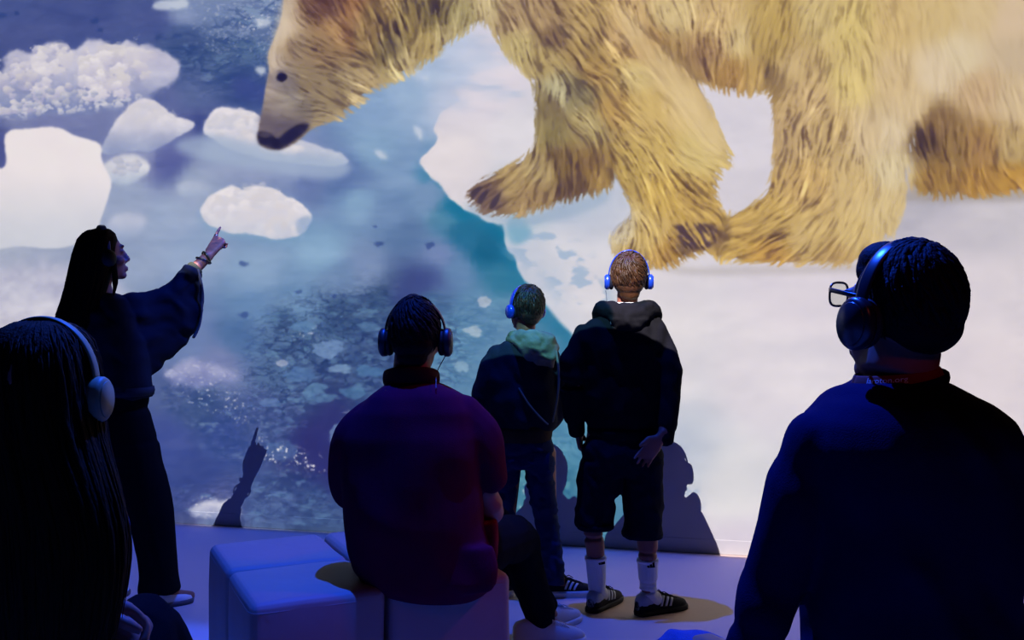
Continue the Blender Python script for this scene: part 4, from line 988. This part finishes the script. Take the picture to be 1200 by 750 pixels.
# ---------------------------------------------------------------- seated man in the maroon shirt
def man_maroon():
    d = 3.22
    h = Head(P(487, 396, d+.02), yaw=-4, pitch=-6, sc=1.02)
    bm = bmesh.new(); h.flesh(bm)
    tube(bm, [P(484, 415, d+.02), P(482, 440, d), P(482, 462, d)], [.06, .062, .085], 16)
    rows_px(bm, d, [(465, 445, 520, .09, 0), (505, 434, 546, .11, 0), (560, 425, 556, .13, 0), (620, 425, 560, .135, 0), (665, 425, 565, .14, .02), (690, 440, 560, .13, .03)])
    shL, elL, wrL = P(448, 514, d), P(428, 592, d+.14), P(450, 612, d+.40)
    shR, elR, wrR = P(533, 512, d), P(573, 592, d+.04), P(560, 612, d+.34)
    for a, b, c, t in ((shL, elL, wrL, -1), (shR, elR, wrR, 1)):
        limb(bm, [a, b, (b+c)/2, c], [.048, .048, .042, .030]); hand(bm, c, Vector((-.25*t, .9, -.1)), Vector((0, .1, -1)), -t, 1.0, (20, 25, 20))
    hipR, knR, anR = P(545, 648, d+.08), P(606, 632, 3.76), P(634, 724, 3.93); hipL, knL, anL = P(450, 650, d+.08), Vector((-.10, 3.88, .50)), Vector((.135, 4.05, .095))
    anR.z = .10
    limb(bm, [hipR, knR, anR], [.085, .06, .042]); limb(bm, [hipL, knL, anL], [.085, .06, .042])
    f1, f2 = Vector((.97, .16, 0)).normalized(), Vector((.60, .8, 0)).normalized()
    for a, f in ((anR, f1), (anL, f2)): limb(bm, [a, a+f*.05-Z3*.04, a+f*.15-Z3*.07], [.035, .033, .02])
    p = fuse('person', bm, skin_m, None, .007, 3, deci=.5)
    tag(p, 'man in a maroon short-sleeved shirt seated with his back turned on a cube seat', 'person', 'visitors watching the film')
    short_hair(h, p, mat('near_black_hair', (.007, .004, .003), .65, .1, (.4, 90), .4, 30), .045, 420, -.10, .003, 1.05, 14, quiff=.03)
    sm = mat('maroon_jersey', (.072, .003, .021), .93, .05, (.25, 380), .12, 10)
    bm = bmesh.new()
    rows_px(bm, d, [(446, 456, 508, .08, .01), (452, 446, 522, .10, .005), (462, 430, 542, .12, 0), (480, 414, 558, .145, 0), (510, 402, 564, .16, -.005), (560, 401, 562, .168, -.01), (610, 404, 566, .175, -.01), (640, 407, 577, .18, 0), (664, 414, 581, .182, .01), (680, 426, 578, .178, .015), (690, 442, 574, .165, .02), (695, 466, 562, .14, .02)])
    rows_px(bm, d-.14, [(640, 500, 578, .035, .02), (664, 496, 583, .035, .01), (684, 500, 581, .030, 0), (693, 512, 577, .022, 0), (696, 524, 568, .012, 0)])
    limb(bm, [P(440, 487, d), P(419, 512, d), P(413, 550, d+.05), P(416, 578, d+.11)], [.075, .080, .078, .075])
    limb(bm, [P(538, 484, d), P(559, 508, d), P(570, 540, d+.01), P(574, 560, d+.03)], [.075, .078, .074, .068])
    t = fuse('shirt', bm, sm, p, .009, 5, folds(.009, (11, 11, 9), 31, 1.1))
    rm = mat('red_lining', (.16, .006, .014), .9, .05, (.25, 300), .15, 14)
    bm = bmesh.new(); rows_px(bm, d-.02, [(610, 558, 584, .06, .03), (630, 560, 586, .055, .03), (648, 566, 585, .04, .04), (656, 574, 583, .02, .05)])
    tag(fuse('shirt_side_flap', bm, rm, t, .006, 3, folds(.008, (60, 40, 14), 34)), 'brighter red side flap')
    bm = bmesh.new()
    tube(bm, [P(455, 444, d+.08), P(452, 443, d+.01), P(463, 440, d-.055), P(482, 439, d-.075), P(502, 440, d-.055), P(512, 443, d+.01), P(509, 444, d+.08)], [(.010, .026)]*7, 12, sub=4); tag(obj('collar', bm, mat('dark_maroon_rib', (.035, .004, .008), .9, .1, (.4, 260), .15, 20), t), 'darker ribbed collar')
    tm = black_cloth; bm = bmesh.new()
    rows_px(bm, d+.06, [(640, 425, 572, .15, 0), (668, 428, 572, .16, 0), (688, 440, 570, .15, 0)])
    limb(bm, [hipR+Vector((0, .02, 0)), (hipR+knR)/2+Z3*.005, knR, knR*.75+anR*.25, anR*.6+knR*.4, anR-Z3*.01], [.105, .098, .082, .074, .066, .060])
    limb(bm, [hipL+Vector((0, .02, 0)), (hipL+knL)/2, knL, knL*.6+anL*.4, anL], [.105, .098, .080, .07, .06])
    fuse('trousers', bm, tm, p, .008, 4, folds(.009, (24, 24, 18), 36))
    wl = mat('off_white_canvas', (.62, .56, .47), .8, .2, (.2, 300), .08, 20); wr = mat('white_rubber', (.62, .62, .62), .5, .3)
    shoe(p, Vector((.005, 3.885, 0)), f1, .285, wl, wr, None, wl, sole_h=.028, hi=1.12); shoe(p, Vector((.115, 4.02, 0)), f2, .27, wl, wr, None, wl, sole_h=.026)
    rebase(p, (-.277, 3.25, .45))
    headphones(h, 'black over-ear headphones with a thin cable worn by the seated man in maroon', mat('black_plastic', (.012, .012, .013), .45, .4), mat('dark_cushion2', (.006, .006, .007), .7, .3), .012, .104, .042, [h.C+h.r*.10-h.u*.055, P(512, 436, d), P(511, 447, d-.07), P(511, 455, d-.1)], tilt=-14, top=.126)
man_maroon()

def long_hair(root, rows, m, d, n=150, seed=2, a0=0, a1=360, wave=.006, th=.006, stray=0, lm=None):
    """long straight hair: a fused fall through measured rows and separate locks following it. rows: (row, left, right, half depth, depth shift)"""
    rnd = random.Random(seed)
    bm = bmesh.new(); rows_px(bm, d, rows, 28, 2.2)
    o = fuse('hair', bm, m, root, .007, 5, folds(.005, (60, 60, 5), seed))
    R = []
    for y, l, r, b, ds in rows:
        D = d+ds; R.append(((P(l, y, D)+P(r, y, D))/2, (r-l)/2*D/F, b))
    L = bmesh.new()
    for i in range(n):
        a = math.radians(rnd.uniform(a0, a1)); s0 = rnd.uniform(0, .25)*len(R) if i % 3 else rnd.uniform(.2, .6)*len(R)
        e = len(R)-1-rnd.random()*1.3; ph, out = rnd.uniform(0, 6.3), rnd.uniform(.96, 1.05)
        pts, rad = [], []; N = 12; w0 = th*rnd.uniform(.5, 1.3)
        for k in range(N):
            t = s0+(e-s0)*k/(N-1)
            if e <= s0: break
            j = min(int(t), len(R)-2); q = t-j
            c = R[j][0].lerp(R[j+1][0], q); ax = R[j][1]*(1-q)+R[j+1][1]*q; bx = R[j][2]*(1-q)+R[j+1][2]*q
            aa = a+.05*math.sin(t*.9+ph)
            g = out+wave*12*math.sin(t*1.1+ph)*.25
            pts.append(c+Vector((math.cos(aa)*ax*g, math.sin(aa)*bx*g, 0)))
            w = w0*min(1, .35+k*.25)*(1-.8*max(0, (k-N+5)/5)); rad.append((w, w*.4))
        if len(pts) > 3: tube(L, pts, rad, 6, Vector((math.cos(a), math.sin(a), 0)), dome=False)
    obj('hair_locks', L, lm or m, o)
    return o

# ---------------------------------------------------------------- woman pointing at the ice
def woman_pointing():
    d = 4.38
    h = Head(P(121, 300, d), yaw=-55, pitch=8, sc=.95)
    bm = bmesh.new(); h.flesh(bm)
    tube(bm, [P(121, 314, d), P(118, 332, d), P(116, 348, d)], [.045, .045, .065], 16)
    rows_px(bm, d, [(350, 104, 142, .06, 0), (370, 96, 150, .08, 0), (420, 106, 160, .085, 0), (460, 114, 166, .08, 0), (500, 110, 174, .095, 0), (530, 110, 178, .09, 0)])
    shR, elR, wrR = P(143, 360, d+.04), P(192, 350, 4.50), P(245, 299, 4.62)
    limb(bm, [shR, elR, (elR+wrR)/2, wrR], [.042, .036, .031, .023])
    shL, elL, wrL = P(98, 364, d-.04), P(92, 430, d-.02), P(110, 480, d+.05)
    limb(bm, [shL, elL, wrL], [.042, .034, .024])
    hand(bm, wrL, Vector((.3, .3, -.9)), Vector((.8, -.3, .2)), 1, .92)
    f = Vector((.40, .42, .80)).normalized()
    hand(bm, wrR, f, Vector((.12, .80, -.55)), 1, .95, (62, 92, 55), index=(-6, 4, 4), thumb_in=.9)
    anR, anL = P(188, 690, 4.40), P(112, 690, 4.42); anR.z = anL.z = .09
    knR, knL = P(172, 600, d-.03), P(118, 600, d)
    limb(bm, [P(158, 510, d), knR, anR], [.08, .055, .036]); limb(bm, [P(126, 510, d), knL, anL], [.08, .055, .036])
    fR, fL = Vector((.80, .60, 0)).normalized(), Vector((.3, .95, 0)).normalized()
    for a, q in ((anR, fR), (anL, fL)): limb(bm, [a, a+q*.05-Z3*.045, a+q*.14-Z3*.065], [.032, .03, .02])
    p = fuse('person', bm, skin_m, None, .0055, 2, deci=.5)
    tag(p, 'long-haired woman in a loose navy blouse and black trousers pointing up at the screen', 'person', 'visitors watching the film')
    h.eyes(p)
    hm = hair_dark
    hr = long_hair(p, [(268, 112, 128, .035, 0), (272, 101, 135, .065, 0), (280, 94, 137, .080, -.012), (296, 88, 135, .080, -.022), (314, 84, 132, .078, -.03), (334, 79, 126, .072, -.04), (352, 74, 120, .065, -.05), (368, 68, 114, .055, -.07), (384, 65, 106, .045, -.085), (397, 70, 99, .03, -.09), (403, 78, 92, .012, -.09)], hm, d-.005, 120, 5, 100, 340, th=.006)
    bm = bmesh.new(); tube(bm, [P(131, 300, d-.03), P(134, 316, d-.04), P(135, 332, d-.05), P(133, 346, d-.06)], [(.012, .010), (.014, .010), (.012, .009), (.004, .004)], 8, sub=4); obj('front_lock', bm, hm, hr)
    bm_ = mat('navy_voile', (.013, .015, .022), .9, .06, (.35, 420), .35, 16)
    bm = bmesh.new()
    rows_px(bm, d, [(344, 108, 138, .06, 0), (352, 96, 148, .085, 0), (368, 88, 158, .105, 0), (400, 86, 168, .115, 0), (430, 95, 174, .118, 0), (450, 104, 177, .118, 0), (460, 108, 178, .115, 0), (465, 110, 176, .105, 0)])
    S_ = [(120, 352, 430, .085, 0), (140, 347, 444, .08, .02), (158, 343, 450, .07, .04), (172, 340, 446, .060, .06), (188, 337, 434, .054, .10), (204, 327, 417, .050, .14), (218, 317, 404, .046, .17), (228, 312, 390, .040, .20), (235, 320, 374, .022, .21)]
    R = []
    for x, t, b, th, ds in S_: R.append((P(x, (t+b)/2, d+ds), Vector((0, th, 0)), Vector((0, 0, (b-t)/2*(d+ds)/F))))
    loft(bm, R, 24, 2.0)
    limb(bm, [P(148, 362, d+.05), elR, elR.lerp(wrR, .60)], [.056, .052, .043])
    limb(bm, [shL, P(88, 395, d-.04), P(90, 430, d-.02)], [.062, .07, .06])
    t = fuse('blouse', bm, bm_, p, .007, 4, folds(.013, (20, 20, 24), 41))
    bm = bmesh.new(); tube(bm, [P(232, 317, d+.17), P(236, 335, d+.18), P(236.5, 360, d+.19), P(233, 382, d+.18), P(227, 395, d+.16)], [(.010, .006)]*5, 8, sub=4); tag(obj('sleeve_edge', bm, mat('pale_trim', (.12, .10, .08), .8, .2), t), 'paler sleeve edge')
    bm = bmesh.new(); rows_px(bm, d, [(453, 107, 178, .120, 0), (458, 107, 179, .124, 0), (463, 108, 178, .120, 0)]); obj('hem_band', bm, mat('hem_sheen', (.016, .02, .03), .8, .15), t)
    tm = black_cloth; bm = bmesh.new()
    rows_px(bm, d, [(452, 112, 170, .10, 0), (470, 109, 171, .105, 0), (478, 107, 168, .107, 0), (486, 105, 174, .112, 0), (510, 103, 181, .12, 0), (535, 104, 184, .11, 0)])
    rows_px(bm, d, [(520, 134, 184, .11, 0), (560, 140, 194, .10, -.01), (600, 151, 201, .092, -.01), (630, 158, 204, .09, 0), (650, 163, 205, .09, 0), (675, 166, 207, .095, .01), (691, 167, 209, .10, .015), (694, 168, 208, .10, .015)])
    rows_px(bm, d, [(520, 103, 150, .11, 0), (560, 101, 147, .10, 0), (610, 99, 140, .092, .01), (660, 95, 134, .09, .02), (692, 93, 134, .095, .03)])
    fuse('trousers', bm, tm, p, .008, 4, folds(.007, (26, 26, 10), 43))
    wl = mat('white_canvas', (.72, .70, .70), .8, .2, (.2, 300), .06, 20); wr = mat('white_rubber', (.62, .62, .62), .5, .3)
    shoe(p, Vector((-1.635, 4.335, 0)), fR, .245, wl, mat('brown_rubber', (.10, .09, .10), .6, .3), None, wl, sole_h=.022, hi=.9); shoe(p, Vector((-1.86, 4.38, 0)), fL, .245, wl, mat('brown_rubber', (.10, .09, .10), .6, .3), None, wl, sole_h=.022, hi=.9)
    dirA = (wrR-elR).normalized(); s_, u_ = frame(dirA)
    def bangle(name, c, R, r, m, lb=None, tl=0.0):
        bm = bmesh.new(); rr = []
        for k in range(25):
            q = 2*math.pi*(k % 24)/24; dd = s_*math.cos(q)+u_*math.sin(q); rr.append(ring(bm, c+dd*R+dirA*tl*math.sin(q), dd*r, dirA*r*(3.2 if r > .005 else 1.5), 8))
        skin(bm, rr, False); o = obj(name, bm, m, p)
        if lb: tag(o, lb)
    br = mat('dark_brass', (.10, .075, .03), .35, .5, metal=.7)
    bangle('bracelet', wrR-dirA*.018, .030, .0035, br, None, .008); bangle('bracelet', wrR-dirA*.036, .033, .0028, br, None, -.014)
    bangle('forearm_cuff', elR.lerp(wrR, .66), .0335, .0055, mat('olive_knit', (.05, .05, .025), .9, .1), 'dark olive cuff')
    k1 = wrR+f*.084*.95+f.cross(Vector((.12, .80, -.55))).normalized()*.03*.95+f*.026
    bm = bmesh.new(); s2, u2 = frame(f); rr = []
    for k in range(17):
        q = 2*math.pi*(k % 16)/16; dd = s2*math.cos(q)+u2*math.sin(q); rr.append(ring(bm, k1+dd*.0102, dd*.0016, f*.003, 6))
    skin(bm, rr, False); obj('ring', bm, mat('silver', (.6, .6, .62), .25, .5, metal=1), p)
    rebase(p, (-1.70, 4.38, 0))
    headphones(h, 'dark headphones with a blue-lit band on the pointing woman', mat('midnight_plastic', (.004, .004, .006), .5, .3), mat('dark_cushion2', (.006, .006, .007), .7, .3), .014, .102, .036, tilt=4, top=.141, band_m=mat('band_blue_light', (.02, .04, .30), .35, .5))  # blue highlight of the overhead light painted into the band's colour
woman_pointing()

# ---------------------------------------------------------------- man in the foreground, right
def man_front():
    d = 1.62; K = 1.14
    h = Head(P(1056, 369, d), yaw=27, pitch=3, sc=.97)
    bm = bmesh.new(); h.flesh(bm)
    tube(bm, [P(1058, 405, d), P(1051, 436, d), P(1050, 452, d), P(1050, 480, d+.01)], [.060, .0615, .066, .10], 20)
    rows_px(bm, d, [(474, 1000, 1108, 0.07, 0), (525, 985, 1145, 0.11, 0), (600, 975, 1165, 0.125, 0), (720, 975, 1160, 0.125, 0), (860, 970, 1165, 0.137, 0), (1000, 965, 1175, 0.148, .02), (1065, 975, 1170, 0.137, .03)])
    shL, elL, wrL = P(975, 556, d), P(884, 770, d+.02), P(848, 806, 2.02)
    shR, elR, wrR = P(1138, 552, d), P(1166, 790, d+.02), Vector((.72, 2.0, .68))
    for a, b, c, t in ((shL, elL, wrL, -1), (shR, elR, wrR, 1)):
        limb(bm, [a, a.lerp(b, .5), b, b.lerp(c, .5), c], [.046, .034, .030, .036, .030]); hand(bm, c, Vector((-.2*t, .9, -.15)), Vector((0, -.1, -1)), -t, 1.03, (15, 25, 20))
    hipL, hipR = Vector((.54, 1.70, .56)), Vector((.76, 1.70, .56)); knL, knR = P(798, 782, 2.16), Vector((.86, 2.17, .56)); anL, anR = Vector((.35, 2.2, .1)), Vector((.90, 2.22, .1))
    for a, b, c in ((hipL, knL, anL), (hipR, knR, anR)): limb(bm, [a, b, c], [.09, .062, .042])
    for a in (anL, anR): limb(bm, [a, a+Vector((0, .05, -.04)), a+Vector((0, .15, -.07))], [.035, .033, .02])
    p = fuse('person', bm, skin_m, None, .006, 3, deci=.5)
    tag(p, 'large foreground man in a navy sweatshirt and glasses, seen from behind at right', 'person', 'visitors watching the film')
    short_hair(h, p, mat('near_black_hair2', (.008, .005, .004), .7, .08, (.4, 140), .4, 40), .04, 620, -.060, .002, 1.0, 24, quiff=.008, width=.98)
    sm = mat('navy_fleece', (.005, .006, .030), .97, .03, (.25, 420), .12, 14)
    bm = bmesh.new()
    rows_px(bm, d, [(441, 1012, 1094, 0.063, .015), (447, 1003, 1108, 0.085, .01), (456, 990, 1128, 0.103, .005), (470, 968, 1152, 0.131, 0), (490, 948, 1176, 0.154, 0), (515, 940, 1186, 0.169, 0), (560, 945, 1182, 0.177, 0), (620, 950, 1180, 0.177, 0), (690, 951, 1182, 0.177, 0), (760, 945, 1184, 0.182, 0), (860, 938, 1190, 0.188, 0), (980, 936, 1195, 0.199, .01), (1050, 940, 1192, 0.194, .02)])
    limb(bm, [P(970, 522, d), P(947, 557, d), P(929, 622, d), P(904, 690, d+.01), P(882, 765, d+.02), (elL+wrL)/2+Z3*.005, wrL+(elL-wrL)*.1], [.070, .068, .059, .050, .048, .048, .042])
    limb(bm, [P(1144, 518, d), P(1152, 557, d), P(1155, 622, d), P(1152, 690, d+.01), P(1162, 780, d+.02), (elR+wrR)/2+Z3*.005, wrR+(elR-wrR)*.1], [.070, .068, .061, .057, .059, .054, .042])
    t = fuse('sweatshirt', bm, sm, p, .008, 5, folds(.009, (20, 20, 15), 51))
    bm = bmesh.new(); C0 = P(1052, 449, d+.005); rr = []
    for k in range(41):
        q = 2*math.pi*(k % 40)/40; dd = Vector((math.cos(q)*.0740, math.sin(q)*.072, .014*math.cos(q)-.012*math.sin(q)*-.4)); rr.append(ring(bm, C0+dd, dd.normalized()*.0055, Z3*.010, 8))
    skin(bm, rr, False); obj('neckband', bm, sm, t)
    jm = mat('blue_jeans', (.05, .08, .22), .93, .08, (.4, 260), .25, 30); bm = bmesh.new()
    rows_px(bm, d+.05, [(1000, 950, 1150, 0.160, 0), (1040, 945, 1155, 0.182, .02), (1060, 955, 1150, 0.171, .03)])
    for a, b, c in ((hipL, knL, anL), (hipR, knR, anR)): limb(bm, [a, (a+b)/2, b, b*.7+c*.3, c], [.11, .10, .078, .07, .06])
    fuse('jeans', bm, jm, p, .009, 4, folds(.006, (26, 26, 22), 53))
    for a in (anL, anR): shoe(p, Vector((a.x, a.y-.06, 0)), (0, 1, 0), .29, mat('black_suede', (.006, .006, .007)), mat('white_rubber', (.62, .62, .62)), None, mat('black_laces', (.01, .01, .011)))
    base = Vector((.64, 1.68, .45)); rebase(p, base)
    headphones(h, 'black over-ear headphones with a blue-lit band on the foreground man in navy', mat('black_gloss', (.012, .012, .016), .3, .5), mat('dark_cushion2', (.006, .006, .007), .7, .3), .013, .103, .040, tilt=-4, top=.124)
    # glasses
    g = empty('glasses', (0, 0, 0)); fm = mat('black_acetate', (.008, .008, .009), .3, .5)
    gl = bpy.data.materials.new('clear_lens'); gl.use_nodes = True; N = gl.node_tree.nodes; tr = N.new('ShaderNodeBsdfTransparent'); gs = N.new('ShaderNodeBsdfGlossy'); mx = N.new('ShaderNodeMixShader'); gs.inputs['Roughness'].default_value = .02; mx.inputs[0].default_value = .06; tr.inputs['Color'].default_value = (.92, .93, .9, 1)
    for a, b in ((tr.outputs[0], mx.inputs[1]), (gs.outputs[0], mx.inputs[2]), (mx.outputs[0], N['Material Output'].inputs[0])): gl.node_tree.links.new(a, b)
    fr = bmesh.new()
    for q in (-1, 1):
        c = h.p(.034*q, .108, .030); tr_ = h.r*.94-h.f*.20*q; pts = []
        for k in range(32):
            w = 2*math.pi*k/32; e = 2/3.2; pts.append(c+tr_*math.copysign(abs(math.cos(w))**e, math.cos(w))*.028+h.u*math.copysign(abs(math.sin(w))**e, math.sin(w))*.020)
        rr = [ring(fr, x, (x-c).normalized()*.0022, h.f*.0022, 8) for x in pts]; skin(fr, rr+[rr[0]], False)
        b2 = bmesh.new(); va = [b2.verts.new(c+(x-c)*.97-h.f*.0006) for x in pts]; vb = [b2.verts.new(c+(x-c)*.97+h.f*.0006) for x in pts]; skin(b2, [va, vb]); obj('lens', b2, gl, g)
        b3 = bmesh.new(); tube(b3, [h.p(.062*q, .102, .038), h.p(.076*q, .085, .038), h.p(.080*q, .02, .030), h.p(.078*q, -.02, .012)], [(.0018, .004)]*4, 8, dome=False); obj('temple', b3, fm, g)
    tube(fr, [h.p(-.009, .110, .034), h.p(0, .112, .037), h.p(.009, .110, .034)], [.0022]*3, 8, dome=False); obj('rim', fr, fm, g)
    tag(g, 'black-rimmed glasses on the foreground man in navy, half hidden by his ear cup', 'glasses')
    for c in g.children: c.data.transform(Matrix.Translation(-h.C))
    g.location = h.C
    # lanyard: dark red ribbon with an orange edge and white lettering
    NC = P(1051, 445, d+.006)
    def np_(a, z, r=.069): return NC+Vector((math.cos(a)*r, math.sin(a)*r*.98, z+.008*math.cos(a)-.004))
    def strap(z, hh, r, a0=-math.pi, a1=math.pi, n=49):
        bm = bmesh.new(); rr = []
        for k in range(n):
            a = a0+(a1-a0)*k/(n-1); c = np_(a, z, r); dd = Vector((math.cos(a), math.sin(a), 0)); rr.append(ring(bm, c, dd*.0010, Z3*hh-dd*hh*.35, 8, 3))
        skin(bm, rr); return bm
    ly = obj('lanyard', strap(.010, .009, .0690), mat('dark_red_ribbon', (.20, .02, .012), .8, .2), None)
    tag(obj('ribbon_edge', strap(.0015, .0026, .0715), mat('orange_ribbon', (.85, .24, .05), .8, .2), ly), 'orange edge')
    cu = bpy.data.curves.new('t', 'FONT'); cu.body = 'larpton.org'; cu.size = .0140; cu.align_x = 'CENTER'; cu.extrude = .0003; cu.resolution_u = 3
    to = bpy.data.objects.new('t', cu); COL.objects.link(to); me = bpy.data.meshes.new_from_object(to.evaluated_get(bpy.context.evaluated_depsgraph_get())); bpy.data.objects.remove(to)
    for v in me.vertices:
        a = math.radians(-124)+v.co.x/.0675; v.co = np_(a, .0075+v.co.y*.85, .0702+v.co.z-.35*(v.co.y*.85-.003)) + Vector((0, 0, 0))
    tag(link('lettering', me, mat('white_print', (.7, .68, .66), .8, .2), ly, smooth=False), 'white lettering')
    tag(ly, 'dark red lanyard with orange edge round the neck of the foreground man', 'lanyard', 'lanyards'); rebase(ly, NC)
man_front()

# ---------------------------------------------------------------- woman in the foreground, left
def woman_front():
    d = 1.70
    h = Head(P(49, 458, d-.01), yaw=-4, pitch=2, sc=.97)
    bm = bmesh.new(); h.flesh(bm)
    tube(bm, [P(49, 480, d), P(48, 515, d+.01), P(48, 545, d+.02)], [.048, .047, .07], 16)
    D = d+.06
    rows_px(bm, D, [(545, 5, 90, .06, 0), (580, -28, 110, .085, 0), (680, -20, 105, .09, 0), (800, -18, 102, .09, 0), (900, -25, 110, .11, 0), (950, -20, 108, .10, 0)])
    shR, elR, wrR = P(104, 580, D), P(96, 700, 1.60), P(92, 690, 1.80)
    shL, elL, wrL = P(-18, 580, D), P(-26, 690, D), P(-14, 722, 1.98)
    for a, b, c in ((shR, elR, wrR), (shL, elL, wrL)): limb(bm, [a, b, b.lerp(c, .5), c], [.040, .036, .032, .023])
    hd = 1.82    # right hand resting loosely, forefinger bent over, thumb below it
    tube(bm, [P(105, 690, 1.80), P(117, 700, hd), P(135, 715, hd+.01)], [(.026, .018), (.036, .020), (.034, .018)], 14, sub=2)
    for q in ([(116, 703, 0), (138, 715, .0), (157, 733, .01), (157, 748, .0), (150, 760, -.01)], [(114, 714, .022), (132, 734, .03), (146, 754, .03), (143, 770, .02), (136, 780, .0)], [(110, 724, .03), (124, 746, .04), (134, 766, .04), (130, 782, .03), (122, 790, .02)], [(106, 732, .03), (114, 754, .04), (121, 772, .04), (117, 786, .03), (110, 792, .02)]):
        tube(bm, [P(x+13, y-2, hd+z) for x, y, z in q], [.0115, .0112, .0104, .0095, .0082], 10, sub=3)
    tube(bm, [P(121, 718, hd-.02), P(141, 727, hd-.035), P(156, 735, hd-.03), P(164, 739, hd-.025)], [.0145, .0125, .0110, .0088], 10, sub=3)
    hand(bm, wrL, Vector((.0, .72, -.42)), Vector((0, -.42, -.8)), 1, .95, (20, 30, 20))
    hipR, knR, anR = Vector((-.72, 1.82, .555)), P(165, 738, 1.95), Vector((-.62, 2.2, .25)); hipL, knL, anL = Vector((-.90, 1.82, .555)), P(120, 754, 2.08), Vector((-1.05, 2.28, .09))
    for a, b, c in ((hipR, knR, anR), (hipL, knL, anL)):
        limb(bm, [a, b, c], [.08, .056, .038]); limb(bm, [c, c+Vector((0, .05, -.04)), c+Vector((0, .14, -.065))], [.032, .03, .02])
    p = fuse('person', bm, skin_m, None, .006, 3, deci=.5)
    tag(p, 'foreground woman with long straight brown hair seated at the left edge, hand on knee', 'person', 'visitors watching the film')
    hm = mat('long_brown_hair', (.034, .013, .004), .75, .05, (.5, 90), .7, 40, (3, 3, .2))
    glow = mat('brown_hair_strands', (.045, .018, .006), .7, .08, (.5, 90), .6, 40, (3, 3, .2)); N = glow.node_tree.nodes; tl = N.new('ShaderNodeBsdfTranslucent'); tl.inputs['Color'].default_value = (.30, .12, .045, 1); mx = N.new('ShaderNodeMixShader'); mx.inputs[0].default_value = .35
    for a_, b_ in ((N['Principled BSDF'].outputs[0], mx.inputs[1]), (tl.outputs[0], mx.inputs[2]), (mx.outputs[0], N['Material Output'].inputs[0])): glow.node_tree.links.new(a_, b_)
    rows = [(375, 36, 66, .035, 0), (379, 20, 80, .060, 0), (387, 6, 92, .080, 0), (402, -6, 103, .096, 0), (424, -12, 109, .103, 0), (452, -15, 112, .103, -.005), (480, -17, 114, .098, -.015), (510, -20, 117, .088, -.03), (545, -24, 127, .080, -.045), (585, -28, 139, .072, -.06), (625, -30, 146, .066, -.07), (665, -32, 145, .062, -.08), (705, -32, 139, .058, -.085), (745, -30, 130, .050, -.09), (790, -26, 118, .040, -.09), (830, -10, 98, .02, -.09)]
    hr = long_hair(p, rows, hm, d, 420, 9, 150, 395, wave=.005, th=.004, lm=glow)
    bm = bmesh.new(); rnd = random.Random(4)
    for i in range(16):        # loose strands at the right edge
        x = rnd.uniform(-4, 8); z = rnd.uniform(-.02, .05)
        tube(bm, [P(118+x*.3, 540, d+z), P(138+x, 590, d+z), P(147+x, 635, d+z-.02), P(143+x*1.2, 675, d+z-.03), P(136+x, rnd.uniform(690, 730), d+z-.04)], [(.0008, .0008), (.0012, .0012), (.0012, .0012), (.001, .001), (.0005, .0005)], 5, sub=4, dome=False)
    obj('loose_strands', bm, glow, hr)
    sm = mat('blue_shirt', (.10, .13, .34), .85, .2, (.3, 260), .2, 16); bm = bmesh.new()
    rows_px(bm, D, [(536, 15, 82, .055, 0), (548, -6, 100, .08, 0), (566, -28, 112, .10, 0), (600, -36, 116, .115, 0), (700, -30, 112, .12, 0), (820, -26, 110, .12, 0), (900, -32, 116, .14, 0), (945, -28, 114, .13, .01)])
    limb(bm, [P(100, 572, D), P(116, 615, D), P(106, 680, 1.65), elR.lerp(wrR, .4), wrR.lerp(elR, .18)], [.052, .054, .050, .043, .034]); limb(bm, [P(-14, 572, D), P(-24, 615, D), P(-28, 680, D+.01), elL.lerp(wrL, .5), wrL.lerp(elL, .12)], [.052, .054, .052, .046, .036])
    fuse('shirt', bm, sm, p, .008, 4, folds(.008, (26, 26, 20), 61))
    tm = black_cloth; bm = bmesh.new(); rows_px(bm, D+.03, [(900, -25, 110, .14, 0), (930, -28, 114, .15, .01), (952, -22, 110, .14, .02)])
    for a, b, c in ((hipR, knR, anR), (hipL, knL, anL)): limb(bm, [a, (a+b)/2, b, b*.7+c*.3, c], [.10, .09, .074, .070, .06])
    fuse('trousers', bm, tm, p, .008, 4, folds(.006, (26, 26, 22), 63))
    for a in (anR, anL): shoe(p, Vector((a.x, a.y-.055, 0)), (0, 1, 0), .25, mat('white_canvas', (.72, .70, .70)), mat('white_rubber', (.62, .62, .62)), None, mat('white_canvas', (.72, .70, .70)))
    s_, u_ = frame((wrR-elR)); dA = (wrR-elR).normalized(); bm = bmesh.new(); rr = []
    for k in range(25):
        q = 2*math.pi*(k % 24)/24; dd = s_*math.cos(q)+u_*math.sin(q); rr.append(ring(bm, wrR-dA*.022+dd*.031, dd*.003, dA*.008, 8))
    skin(bm, rr, False); obj('wristband', bm, mat('dark_metal', (.05, .05, .055), .35, .5, metal=.6), p)
    rebase(p, (-.81, 1.78, .45))
    headphones(h, 'pale grey headphones on the long-haired woman at the left edge', mat('pale_grey_plastic', (.30, .24, .11), .5, .2), mat('grey_cushion', (.06, .06, .075), .7, .3), .010, .107, .036, tilt=2, top=.128)
woman_front()
cube_seat(.64, 1.70, 'cube seat under the foreground man in the navy sweatshirt', 10)
cube_seat(-.81, 1.80, 'cube seat under the foreground woman with long brown hair', -8)
